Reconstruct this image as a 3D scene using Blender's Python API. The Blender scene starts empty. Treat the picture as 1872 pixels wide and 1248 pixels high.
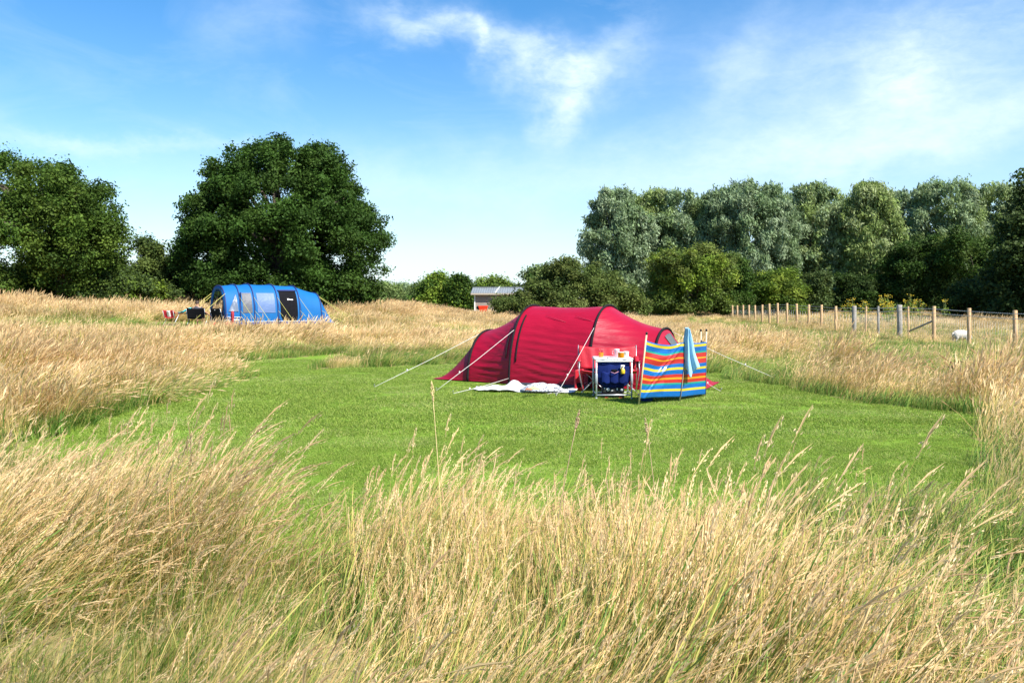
import bpy, math, random
import numpy as np
from math import radians as R, sin, cos, pi
from mathutils import Vector, Matrix

# ------------------------------------------------------------------ camera, sky, sun, exposure
S = bpy.context.scene
COL = S.collection
F, CX, HY, HC = 1456.0, 936.0, 550.0, 1.8        # focal length in photo pixels, centre column, horizon row, eye height
cam_d = bpy.data.cameras.new('camera'); cam = bpy.data.objects.new('camera', cam_d); COL.objects.link(cam)
cam.location = (0, 0, HC); cam.rotation_euler = (R(90), 0, 0)
cam_d.sensor_width = 36.0; cam_d.lens = 28.0
cam_d.shift_y = -(624.0 - HY) / 1872.0
cam_d.clip_start = 0.05; cam_d.clip_end = 3000
S.camera = cam
S.view_settings.view_transform = 'Standard'; S.view_settings.look = 'None'
S.view_settings.exposure = 1.05; S.view_settings.gamma = 1.0
SUN_EL, SUN_AZ = R(50), R(133)                    # azimuth clockwise from +Y (the view direction)
sd = bpy.data.lights.new('sun', 'SUN'); so = bpy.data.objects.new('sun', sd); COL.objects.link(so)
sd.energy = 5.0; sd.angle = R(0.5); sd.color = (1.0, 0.955, 0.88)
to_sun = Vector((sin(SUN_AZ) * cos(SUN_EL), cos(SUN_AZ) * cos(SUN_EL), sin(SUN_EL)))
so.rotation_euler = to_sun.to_track_quat('Z', 'Y').to_euler()

def build_world():
    w = bpy.data.worlds.new('World'); S.world = w; w.use_nodes = True
    nt = w.node_tree; N = nt.nodes; L = nt.links
    for n in list(N): N.remove(n)
    out = N.new('ShaderNodeOutputWorld'); bg = N.new('ShaderNodeBackground')
    L.new(bg.outputs[0], out.inputs[0])
    sky = N.new('ShaderNodeTexSky'); sky.sky_type = 'NISHITA'; sky.sun_disc = False
    sky.sun_elevation = SUN_EL; sky.sun_rotation = SUN_AZ; sky.air_density = 1.0; sky.dust_density = 0.5; sky.ozone_density = 2.2
    tc = N.new('ShaderNodeTexCoord'); sep = N.new('ShaderNodeSeparateXYZ'); L.new(tc.outputs['Generated'], sep.inputs[0])
    def m(op, a, b=None, c=None, clamp=False):
        n = N.new('ShaderNodeMath'); n.operation = op; n.use_clamp = clamp
        for i, v in enumerate((a, b, c)):
            if v is None: continue
            if isinstance(v, (int, float)): n.inputs[i].default_value = v
            else: L.new(v, n.inputs[i])
        return n.outputs[0]
    x, y, z = sep.outputs
    az = m('ARCTAN2', x, y); el = m('ARCSINE', z)
    # warp the angles a little so that the clouds have torn edges
    cmb = N.new('ShaderNodeCombineXYZ'); L.new(az, cmb.inputs[0]); L.new(el, cmb.inputs[1])
    def noise(scale, detail=6, rough=0.6, dist=0.0, sc=(1, 1, 1), rot=0.0):
        mp = N.new('ShaderNodeMapping'); mp.inputs['Scale'].default_value = sc; mp.inputs['Rotation'].default_value = (0, 0, rot)
        L.new(cmb.outputs[0], mp.inputs[0])
        n = N.new('ShaderNodeTexNoise'); n.inputs['Scale'].default_value = scale; n.inputs['Detail'].default_value = detail
        n.inputs['Roughness'].default_value = rough; n.inputs['Distortion'].default_value = dist
        L.new(mp.outputs[0], n.inputs['Vector']); return n.outputs['Fac']
    wx = m('MULTIPLY', m('SUBTRACT', noise(7, 5), 0.5), 0.16)
    wn2 = noise(8.3, 5, sc=(1, 1.6, 1), rot=1.1)
    wy = m('MULTIPLY', m('SUBTRACT', wn2, 0.5), 0.10)
    azw = m('ADD', az, wx); elw = m('ADD', el, wy)
    def blob(px, py, sx, sy, rot, amp):
        a0 = math.atan((px - CX) / F); e0 = math.atan((HY - py) / F * cos(a0))
        sx /= F; sy /= F; c, s = cos(R(rot)), sin(R(rot))
        da = m('SUBTRACT', azw, a0); de = m('SUBTRACT', elw, e0)
        p = m('DIVIDE', m('ADD', m('MULTIPLY', da, c), m('MULTIPLY', de, s)), sx)
        q = m('DIVIDE', m('SUBTRACT', m('MULTIPLY', de, c), m('MULTIPLY', da, s)), sy)
        r2 = m('ADD', m('MULTIPLY', p, p), m('MULTIPLY', q, q))
        return m('MULTIPLY', m('EXPONENT', m('MULTIPLY', r2, -1.0)), amp)
    tot = None
    for b in [(850, 62, 150, 26, -14, .27), (930, 92, 130, 36, -25, .31), (1010, 128, 100, 46, -15, .37), (1075, 120, 70, 34, 15, .25), (1150, 85, 75, 30, 30, .22),
              (1030, 190, 30, 60, -20, .35), (870, 75, 14, 40, 0, .35), (760, 45, 90, 26, -10, .3),
              (1700, 80, 240, 60, 5, .36),
              (470, 40, 90, 50, 35, .16), (260, 260, 190, 16, 4, .28), (60, 250, 130, 22, -6, .2)]:
        v = blob(*b); tot = v if tot is None else m('ADD', tot, v)
    fine = noise(16, 8, 0.66, 0.6, sc=(1, 2.2, 1), rot=-0.25)
    fine2 = noise(46, 5, 0.6, 0.4, sc=(1, 2.0, 1), rot=0.3)
    tex = m('ADD', m('MULTIPLY', fine, 0.75), m('MULTIPLY', fine2, 0.5))      # about 0.62 on average
    dens = m('MULTIPLY', tot, m('ADD', m('MULTIPLY', m('SUBTRACT', tex, 0.40), 1.7), 0.45))
    wide = m('MULTIPLY', m('SUBTRACT', noise(4.5, 7, 0.62, 0.8, sc=(1, 2.6, 1), rot=-0.2), 0.50), 0.5, clamp=True)
    dens = m('ADD', dens, wide)
    dens = m('MINIMUM', m('MAXIMUM', dens, 0.0), 0.92)
    soft = None
    for b in [(1650, 215, 330, 80, 2, .38), (1645, 165, 70, 38, 0, .42), (1790, 230, 220, 34, 10, .24), (1400, 290, 330, 60, 6, .30), (1360, 120, 46, 70, -30, .24), (1500, 60, 260, 90, 0, .14),
              (700, 330, 420, 60, 4, .15), (1000, 345, 600, 70, 0, .17), (1030, 215, 40, 60, -25, .2)]:
        v = blob(*b); soft = v if soft is None else m('ADD', soft, v)
    dens = m('ADD', dens, m('MULTIPLY', soft, m('ADD', m('MULTIPLY', tex, 0.9), 0.35)))
    dens = m('MINIMUM', dens, 0.95)
    up = m('MULTIPLY', m('ADD', z, 0.02), 20, clamp=True)
    dens = m('MULTIPLY', dens, up)
    hs = N.new('ShaderNodeHueSaturation'); hs.inputs['Saturation'].default_value = 1.42; hs.inputs['Value'].default_value = 1.0
    L.new(sky.outputs[0], hs.inputs['Color'])
    hv = N.new('ShaderNodeMix'); hv.data_type = 'RGBA'
    L.new(m('MULTIPLY', m('EXPONENT', m('MULTIPLY', m('MAXIMUM', el, 0.0), -8.0)), 0.80), hv.inputs[0]); L.new(hs.outputs[0], hv.inputs[6]); hv.inputs[7].default_value = (4.0, 5.0, 5.9, 1)
    mx = N.new('ShaderNodeMix'); mx.data_type = 'RGBA'
    L.new(dens, mx.inputs[0]); L.new(hv.outputs[2], mx.inputs[6]); mx.inputs[7].default_value = (5.0, 5.8, 6.6, 1)
    L.new(mx.outputs[2], bg.inputs[0]); bg.inputs[1].default_value = 0.102
build_world()

# ------------------------------------------------------------------ helpers
def lin(r, g, b):
    f = lambda c: (c / 255 / 12.92) if c / 255 <= 0.04045 else ((c / 255 + 0.055) / 1.055) ** 2.4
    return (f(r), f(g), f(b))
def smooth(x, a, b):
    t = np.clip((np.asarray(x, float) - a) / (b - a), 0, 1); return t * t * (3 - 2 * t)
def terrain(x, y):
    x = np.asarray(x, float); y = np.asarray(y, float)
    base = (0.20 + 0.34 * smooth(-x, -8, 12)) * smooth(y, 19, 85)
    left = np.clip(0.036 * np.maximum(0, -x - 4), 0, 1.15) * smooth(y, 20, 46)
    right = 0.34 * smooth(x, 6.5, 12.5) * smooth(y, 11, 19) * (1 - 0.5 * smooth(y, 30, 60))
    return base + left + right
def tz(x, y): return float(terrain(x, y))
def gp(px, py, z=0.0):                            # where a sight line through a photo pixel meets the level z
    Y = (HC - z) * F / (py - HY); return ((px - CX) / F * Y, Y)
_rs = np.random.RandomState(5); _tab = _rs.rand(256, 256)
def vnoise(x, y):
    x = np.asarray(x, float); y = np.asarray(y, float)
    xi = np.floor(x).astype(int); yi = np.floor(y).astype(int); fx = x - xi; fy = y - yi
    fx = fx * fx * (3 - 2 * fx); fy = fy * fy * (3 - 2 * fy)
    t = lambda i, j: _tab[i % 256, j % 256]
    return (t(xi, yi) * (1 - fx) + t(xi + 1, yi) * fx) * (1 - fy) + (t(xi, yi + 1) * (1 - fx) + t(xi + 1, yi + 1) * fx) * fy
def fbm(x, y): return (vnoise(x, y) + .5 * vnoise(2.1 * x + 7, 2.1 * y + 3) + .25 * vnoise(4.3 * x + 1, 4.3 * y + 9)) / 1.75

class MB:
    """collects shapes; build() links them as ONE mesh object"""
    def __init__(s): s.v = []; s.f = []; s.mi = []; s.uv = None
    def add(s, vs, fs, mat=0):
        o = len(s.v); s.v += [tuple(v) for v in vs]; s.f += [tuple(i + o for i in f) for f in fs]; s.mi += [mat] * len(fs); return s
    def box(s, c, d, rot=None, mat=0, bev=0.0):
        hx, hy, hz = d[0] / 2, d[1] / 2, d[2] / 2
        if bev > 0:
            b = min(bev, hx * .9, hy * .9, hz * .9); vs = []
            for sx in (-1, 1):
                for sy in (-1, 1):
                    for sz in (-1, 1):
                        vs += [(sx * (hx - b), sy * (hy - b), sz * hz), (sx * (hx - b), sy * hy, sz * (hz - b)), (sx * hx, sy * (hy - b), sz * (hz - b))]
            import bmesh
            bm = bmesh.new()
            for v in vs: bm.verts.new(v)
            r = bmesh.ops.convex_hull(bm, input=bm.verts); bm.verts.index_update()
            vv = [v.co.copy() for v in bm.verts]; ff = [[v.index for v in f.verts] for f in bm.faces]; bm.free()
        else:
            vv = [Vector((x, y, z)) for x in (-hx, hx) for y in (-hy, hy) for z in (-hz, hz)]
            ff = [(0, 1, 3, 2), (4, 6, 7, 5), (0, 4, 5, 1), (2, 3, 7, 6), (0, 2, 6, 4), (1, 5, 7, 3)]
        M = Matrix.Translation(Vector(c)) @ (rot.to_4x4() if rot is not None else Matrix.Identity(4))
        return s.add([M @ Vector(v) for v in vv], ff, mat)
    def tube(s, pts, r, n=8, mat=0, cap=True):
        pts = [Vector(p) for p in pts]; rs = r if isinstance(r, (list, tuple)) else [r] * len(pts)
        vs = []; fs = []; up = None
        for i, p in enumerate(pts):
            d = (pts[min(i + 1, len(pts) - 1)] - pts[max(i - 1, 0)]).normalized()
            if up is None:
                up = d.orthogonal().normalized()
            a = (up - d * up.dot(d)); a = a.normalized() if a.length > 1e-6 else d.orthogonal().normalized(); up = a; b = d.cross(a)
            vs += [p + (a * cos(2 * pi * k / n) + b * sin(2 * pi * k / n)) * rs[i] for k in range(n)]
        for i in range(len(pts) - 1):
            for k in range(n):
                fs.append((i * n + k, i * n + (k + 1) % n, (i + 1) * n + (k + 1) % n, (i + 1) * n + k))
        if cap: fs += [tuple(range(n))[::-1], tuple((len(pts) - 1) * n + k for k in range(n))]
        return s.add(vs, fs, mat)
    def lathe(s, prof, c=(0, 0, 0), n=20, mat=0, M=None):
        vs = []; fs = []
        for (r, z) in prof: vs += [(r * cos(2 * pi * k / n), r * sin(2 * pi * k / n), z) for k in range(n)]
        for i in range(len(prof) - 1):
            for k in range(n): fs.append((i * n + k, i * n + (k + 1) % n, (i + 1) * n + (k + 1) % n, (i + 1) * n + k))
        if prof[0][0] > 1e-4: fs.append(tuple(range(n))[::-1])
        if prof[-1][0] > 1e-4: fs.append(tuple((len(prof) - 1) * n + k for k in range(n)))
        vs = [Vector(v) for v in vs]
        if M is not None: vs = [M @ v for v in vs]
        return s.add([v + Vector(c) for v in vs], fs, mat)
    def grid(s, P, mat=0, flip=False, skip=None):
        nu = len(P); nv = len(P[0]); vs = [p for row in P for p in row]; fs = []
        for i in range(nu - 1):
            for j in range(nv - 1):
                if skip is not None and skip(i, j): continue
                q = (i * nv + j, i * nv + j + 1, (i + 1) * nv + j + 1, (i + 1) * nv + j); fs.append(q[::-1] if flip else q)
        return s.add(vs, fs, mat)
    def build(s, name, mats, parent=None, smooth_=True, loc=None, thick=0.0, angle=None):
        me = bpy.data.meshes.new(name); me.from_pydata(s.v, [], s.f); me.update()
        for m_ in (mats if isinstance(mats, (list, tuple)) else [mats]): me.materials.append(m_)
        if smooth_: me.polygons.foreach_set('use_smooth', [True] * len(me.polygons))
        me.polygons.foreach_set('material_index', s.mi)
        o = bpy.data.objects.new(name, me); COL.objects.link(o)
        if smooth_ and angle is not None: me.set_sharp_from_angle(angle=R(angle))
        if parent is not None: o.parent = parent
        if loc is not None: o.location = loc
        if thick:
            md = o.modifiers.new('solidify', 'SOLIDIFY'); md.thickness = thick; md.offset = 0
        return o

def tag(o, label=None, cat=None, group=None, kind=None):
    if label: o['label'] = label
    if cat: o['category'] = cat
    if group: o['group'] = group
    if kind: o['kind'] = kind
    return o
def empty(name, loc, rz=0.0, label=None, cat=None, group=None):
    o = bpy.data.objects.new(name, None); COL.objects.link(o); o.location = loc; o.rotation_euler = (0, 0, rz); o.empty_display_size = .2
    return tag(o, label, cat, group)

def mat(name, col, rough=0.6, metal=0.0, spec=0.5, var=0.0, vscale=8.0, bump=None, trans=0.0, coat=0.0, sheen=0.0):
    """principled material with a little procedural variation of its colour"""
    m = bpy.data.materials.new(name); m.use_nodes = True; nt = m.node_tree; N = nt.nodes; L = nt.links
    p = N['Principled BSDF']; p.inputs['Roughness'].default_value = rough; p.inputs['Metallic'].default_value = metal
    p.inputs['Specular IOR Level'].default_value = spec; p.inputs['Coat Weight'].default_value = coat; p.inputs['Sheen Weight'].default_value = sheen
    p.inputs['Base Color'].default_value = (*col, 1)
    tc = N.new('ShaderNodeTexCoord')
    if var > 0:
        n = N.new('ShaderNodeTexNoise'); n.inputs['Scale'].default_value = vscale; n.inputs['Detail'].default_value = 5; L.new(tc.outputs['Object'], n.inputs['Vector'])
        r = N.new('ShaderNodeMapRange'); r.inputs[1].default_value = .3; r.inputs[2].default_value = .7; r.inputs[3].default_value = 1 - var; r.inputs[4].default_value = 1 + var
        L.new(n.outputs['Fac'], r.inputs[0])
        mx = N.new('ShaderNodeMix'); mx.data_type = 'RGBA'; mx.blend_type = 'MULTIPLY'; mx.inputs[0].default_value = 1
        mx.inputs[6].default_value = (*col, 1); L.new(r.outputs[0], mx.inputs[7]); L.new(mx.outputs[2], p.inputs['Base Color'])
    if bump:
        sc, stren, stretch = bump
        mp = N.new('ShaderNodeMapping'); mp.inputs['Scale'].default_value = stretch; L.new(tc.outputs['Object'], mp.inputs[0])
        n2 = N.new('ShaderNodeTexNoise'); n2.inputs['Scale'].default_value = sc; n2.inputs['Detail'].default_value = 4; L.new(mp.outputs[0], n2.inputs['Vector'])
        b = N.new('ShaderNodeBump'); b.inputs['Strength'].default_value = stren; b.inputs['Distance'].default_value = .02
        L.new(n2.outputs['Fac'], b.inputs['Height']); L.new(b.outputs[0], p.inputs['Normal'])
    if trans > 0:
        t = N.new('ShaderNodeBsdfTranslucent'); t.inputs[0].default_value = (*col, 1)
        ms = N.new('ShaderNodeMixShader'); ms.inputs[0].default_value = trans
        L.new(p.outputs[0], ms.inputs[1]); L.new(t.outputs[0], ms.inputs[2]); L.new(ms.outputs[0], N['Material Output'].inputs[0])
    return m

def leaf_mat(name, trans=0.3, rough=0.5, spec=0.3, objvar=0.25, gain=1.0):
    """foliage / grass: colour per blade or leaf from the mesh, varied from one instance to the next"""
    m = bpy.data.materials.new(name); m.use_nodes = True; nt = m.node_tree; N = nt.nodes; L = nt.links
    p = N['Principled BSDF']; p.inputs['Roughness'].default_value = rough; p.inputs['Specular IOR Level'].default_value = spec
    a = N.new('ShaderNodeAttribute'); a.attribute_name = 'Col'
    oi = N.new('ShaderNodeObjectInfo')
    r = N.new('ShaderNodeMapRange'); r.inputs[3].default_value = gain * (1 - objvar); r.inputs[4].default_value = gain * (1 + objvar); L.new(oi.outputs['Random'], r.inputs[0])
    mx = N.new('ShaderNodeMix'); mx.data_type = 'RGBA'; mx.blend_type = 'MULTIPLY'; mx.inputs[0].default_value = 1
    L.new(a.outputs['Color'], mx.inputs[6]); L.new(r.outputs[0], mx.inputs[7])
    L.new(mx.outputs[2], p.inputs['Base Color'])
    t = N.new('ShaderNodeBsdfTranslucent'); L.new(mx.outputs[2], t.inputs[0])
    ms = N.new('ShaderNodeMixShader'); ms.inputs[0].default_value = trans
    L.new(p.outputs[0], ms.inputs[1]); L.new(t.outputs[0], ms.inputs[2]); L.new(ms.outputs[0], N['Material Output'].inputs[0])
    return m

def quads_mesh(name, V, nq, C, material):
    """V: (4*nq,3) corner points, C: (4*nq,3) colours"""
    me = bpy.data.meshes.new(name)
    me.vertices.add(4 * nq); me.vertices.foreach_set('co', np.ascontiguousarray(V, np.float32).ravel())
    me.loops.add(4 * nq); me.loops.foreach_set('vertex_index', np.arange(4 * nq, dtype=np.int32))
    me.polygons.add(nq); me.polygons.foreach_set('loop_start', np.arange(0, 4 * nq, 4, dtype=np.int32))
    me.update(calc_edges=True)
    ca = me.color_attributes.new('Col', 'FLOAT_COLOR', 'POINT')
    ca.data.foreach_set('color', np.concatenate([C, np.ones((4 * nq, 1))], 1).astype(np.float32).ravel())
    me.materials.append(material)
    return me

# ------------------------------------------------------------------ ground and lawn
lawn_px = [(20, 822), (75, 803), (240, 748), (400, 708), (455, 692), (474, 689), (440, 679), (370, 676), (330, 668), (430, 662.5), (540, 655), (632, 647), (640, 651),
           (585, 668), (560, 677), (700, 671), (800, 667), (905, 665)]
LAWN = [gp(*p) for p in lawn_px] + [(3.2, 20.6), (5.2, 19.6)] + [gp(*p) for p in [(1330, 695), (1420, 705), (1560, 735), (1700, 750), (1830, 763)]] \
     + [(6.2, 10.6), (5.2, 8.8), (4.4, 7.4), (3.6, 6.5), (2.5, 6.15), (1.4, 6.1), (.6, 6.2), (0, 6.1), (-.55, 5.7), (-1.1, 5.3), (-1.7, 5.4), (-2.3, 5.9), (-3.0, 6.5), (-3.9, 7.1), (-4.9, 8.0), (-5.9, 8.9)]
LP = np.array(LAWN)
def in_poly(x, y, P):
    x = np.asarray(x, float); y = np.asarray(y, float); c = np.zeros(x.shape, bool); j = len(P) - 1
    for i in range(len(P)):
        xi, yi = P[i]; xj, yj = P[j]
        t = ((yi > y) != (yj > y)) & (x < (xj - xi) * (y - yi) / (yj - yi + 1e-12) + xi); c ^= t; j = i
    return c
def poly_dist(x, y, P):
    x = np.asarray(x, float); y = np.asarray(y, float); d = np.full(x.shape, 1e9); j = len(P) - 1
    for i in range(len(P)):
        ax, ay = P[j]; bx, by = P[i]; dx, dy = bx - ax, by - ay
        t = np.clip(((x - ax) * dx + (y - ay) * dy) / (dx * dx + dy * dy + 1e-12), 0, 1)
        d = np.minimum(d, np.hypot(x - ax - t * dx, y - ay - t * dy)); j = i
    return d
BT_O = np.array([-15.5, 42.0]); BT_U = np.array([.809, .588]); BT_M = np.array([.588, -.809])      # blue tent: front end, axis, near side
FX0, FY0, FDX = 13.9, 22.0, .095                                                              # fence line
def fence_x(y): return FX0 + (np.asarray(y, float) - FY0) * FDX
def pitch(x, y):                                   # mown pitch round the blue tent
    dx = x - BT_O[0]; dy = y - BT_O[1]; t = dx * BT_U[0] + dy * BT_U[1]; s = dx * BT_M[0] + dy * BT_M[1]
    return (t > -3.6) & (t < 8.2) & (s > -3.0) & (s < 3.5)

def ground_mat(name, cols, scale, scale2):
    m = bpy.data.materials.new(name); m.use_nodes = True; nt = m.node_tree; N = nt.nodes; L = nt.links
    p = N['Principled BSDF']; p.inputs['Roughness'].default_value = .95; p.inputs['Specular IOR Level'].default_value = .1
    tc = N.new('ShaderNodeTexCoord'); n = N.new('ShaderNodeTexNoise'); n.inputs['Scale'].default_value = scale; n.inputs['Detail'].default_value = 8; n.inputs['Roughness'].default_value = .65
    L.new(tc.outputs['Object'], n.inputs['Vector'])
    n2 = N.new('ShaderNodeTexNoise'); n2.inputs['Scale'].default_value = scale2; n2.inputs['Detail'].default_value = 4; L.new(tc.outputs['Object'], n2.inputs['Vector'])
    ad = N.new('ShaderNodeMath'); ad.operation = 'ADD'; L.new(n.outputs['Fac'], ad.inputs[0]); L.new(n2.outputs['Fac'], ad.inputs[1])
    hv = N.new('ShaderNodeMath'); hv.operation = 'MULTIPLY'; hv.inputs[1].default_value = .5; L.new(ad.outputs[0], hv.inputs[0])
    cr = N.new('ShaderNodeValToRGB'); e = cr.color_ramp.elements
    e[0].position = .36; e[0].color = (*cols[0], 1); e[1].position = .64; e[1].color = (*cols[-1], 1)
    for k, c in enumerate(cols[1:-1]):
        q = e.new(.36 + .28 * (k + 1) / (len(cols) - 1)); q.color = (*c, 1)
    L.new(hv.outputs[0], cr.inputs[0]); L.new(cr.outputs[0], p.inputs['Base Color'])
    b = N.new('ShaderNodeBump'); b.inputs['Strength'].default_value = .5; b.inputs['Distance'].default_value = .03; L.new(n2.outputs['Fac'], b.inputs['Height']); L.new(b.outputs[0], p.inputs['Normal'])
    return m
M_earth = ground_mat('meadow_ground', [(.10, .12, .03), (.20, .19, .07), (.30, .24, .11)], .35, 14)
M_lawn = ground_mat('lawn_turf', [(.095, .175, .018), (.135, .225, .024), (.18, .26, .034)], .9, 22)
TURFC = np.array([(0.135, 0.209, 0.025), (0.165, 0.242, 0.032), (0.11, 0.18, 0.023), (0.2, 0.261, 0.041), (0.25, 0.285, 0.064)])
TURFD = np.array([(.24, .30, .07), (.30, .31, .10), (.19, .28, .05), (.36, .33, .14), (.15, .24, .04)])

def axis(lo, hi, step, far_lo, far_hi):
    a = list(np.arange(lo, hi + 1e-6, step)); g = step
    while a[-1] < far_hi: g *= 1.25; a.append(a[-1] + g)
    g = step
    while a[0] > far_lo: g *= 1.25; a.insert(0, a[0] - g)
    return np.array(a)
gx = axis(-26, 26, .25, -700, 700); gy = axis(0, 30, .25, -60, 1500)
XX, YY = np.meshgrid(gx, gy, indexing='ij'); ZZ = terrain(XX, YY)
nx, ny = XX.shape
def lattice(name, keep, dz, material):
    idx = np.arange(nx * ny).reshape(nx, ny)
    f = np.stack([idx[:-1, :-1], idx[1:, :-1], idx[1:, 1:], idx[:-1, 1:]], -1)[keep]
    f = f.reshape(-1, 4); used = np.unique(f); re = np.full(nx * ny, -1); re[used] = np.arange(len(used))
    V = np.stack([XX.ravel()[used], YY.ravel()[used], ZZ.ravel()[used] + dz], 1)
    me = bpy.data.meshes.new(name); me.from_pydata(V.tolist(), [], re[f].tolist()); me.update(); me.materials.append(material)
    me.polygons.foreach_set('use_smooth', [True] * len(me.polygons))
    o = bpy.data.objects.new(name, me); COL.objects.link(o); return o
tag(lattice('ground', np.ones((nx - 1, ny - 1), bool), 0, M_earth), 'rough meadow ground under the long dry grass', 'ground', kind='structure')
cxm = (XX[:-1, :-1] + XX[1:, 1:]) / 2; cym = (YY[:-1, :-1] + YY[1:, 1:]) / 2
kl = in_poly(cxm, cym, LAWN) & (XX[1:, 1:] - XX[:-1, :-1] < .3) & (YY[1:, 1:] - YY[:-1, :-1] < .3)
tag(lattice('lawn', kl, .005, M_lawn), 'mown green lawn of the camping pitch', 'lawn', kind='structure')

# ------------------------------------------------------------------ grass
M_grass = leaf_mat('dry_grass_blade', trans=.36, rough=.6, spec=.2, objvar=.16)
M_turf = leaf_mat('turf_blade', trans=.4, rough=.55, spec=.25, objvar=.16, gain=1.38)
STRAW = np.array([(0.719, 0.507, 0.212), (0.779, 0.574, 0.263), (0.659, 0.44, 0.178), (0.729, 0.527, 0.187), (0.819, 0.641, 0.331), (0.599, 0.393, 0.17)])
GREEN = np.array([(0.126, 0.238, 0.035), (0.189, 0.302, 0.05), (0.095, 0.184, 0.03), (0.252, 0.346, 0.07), (0.147, 0.27, 0.055)])
YELG = np.array([(.40, .42, .09), (.50, .45, .12), (.33, .38, .07), (.56, .49, .16)])
HEADC = np.array([(0.755, 0.543, 0.29), (0.697, 0.488, 0.258), (0.813, 0.633, 0.363), (0.601, 0.407, 0.217), (0.755, 0.588, 0.298)])

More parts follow.
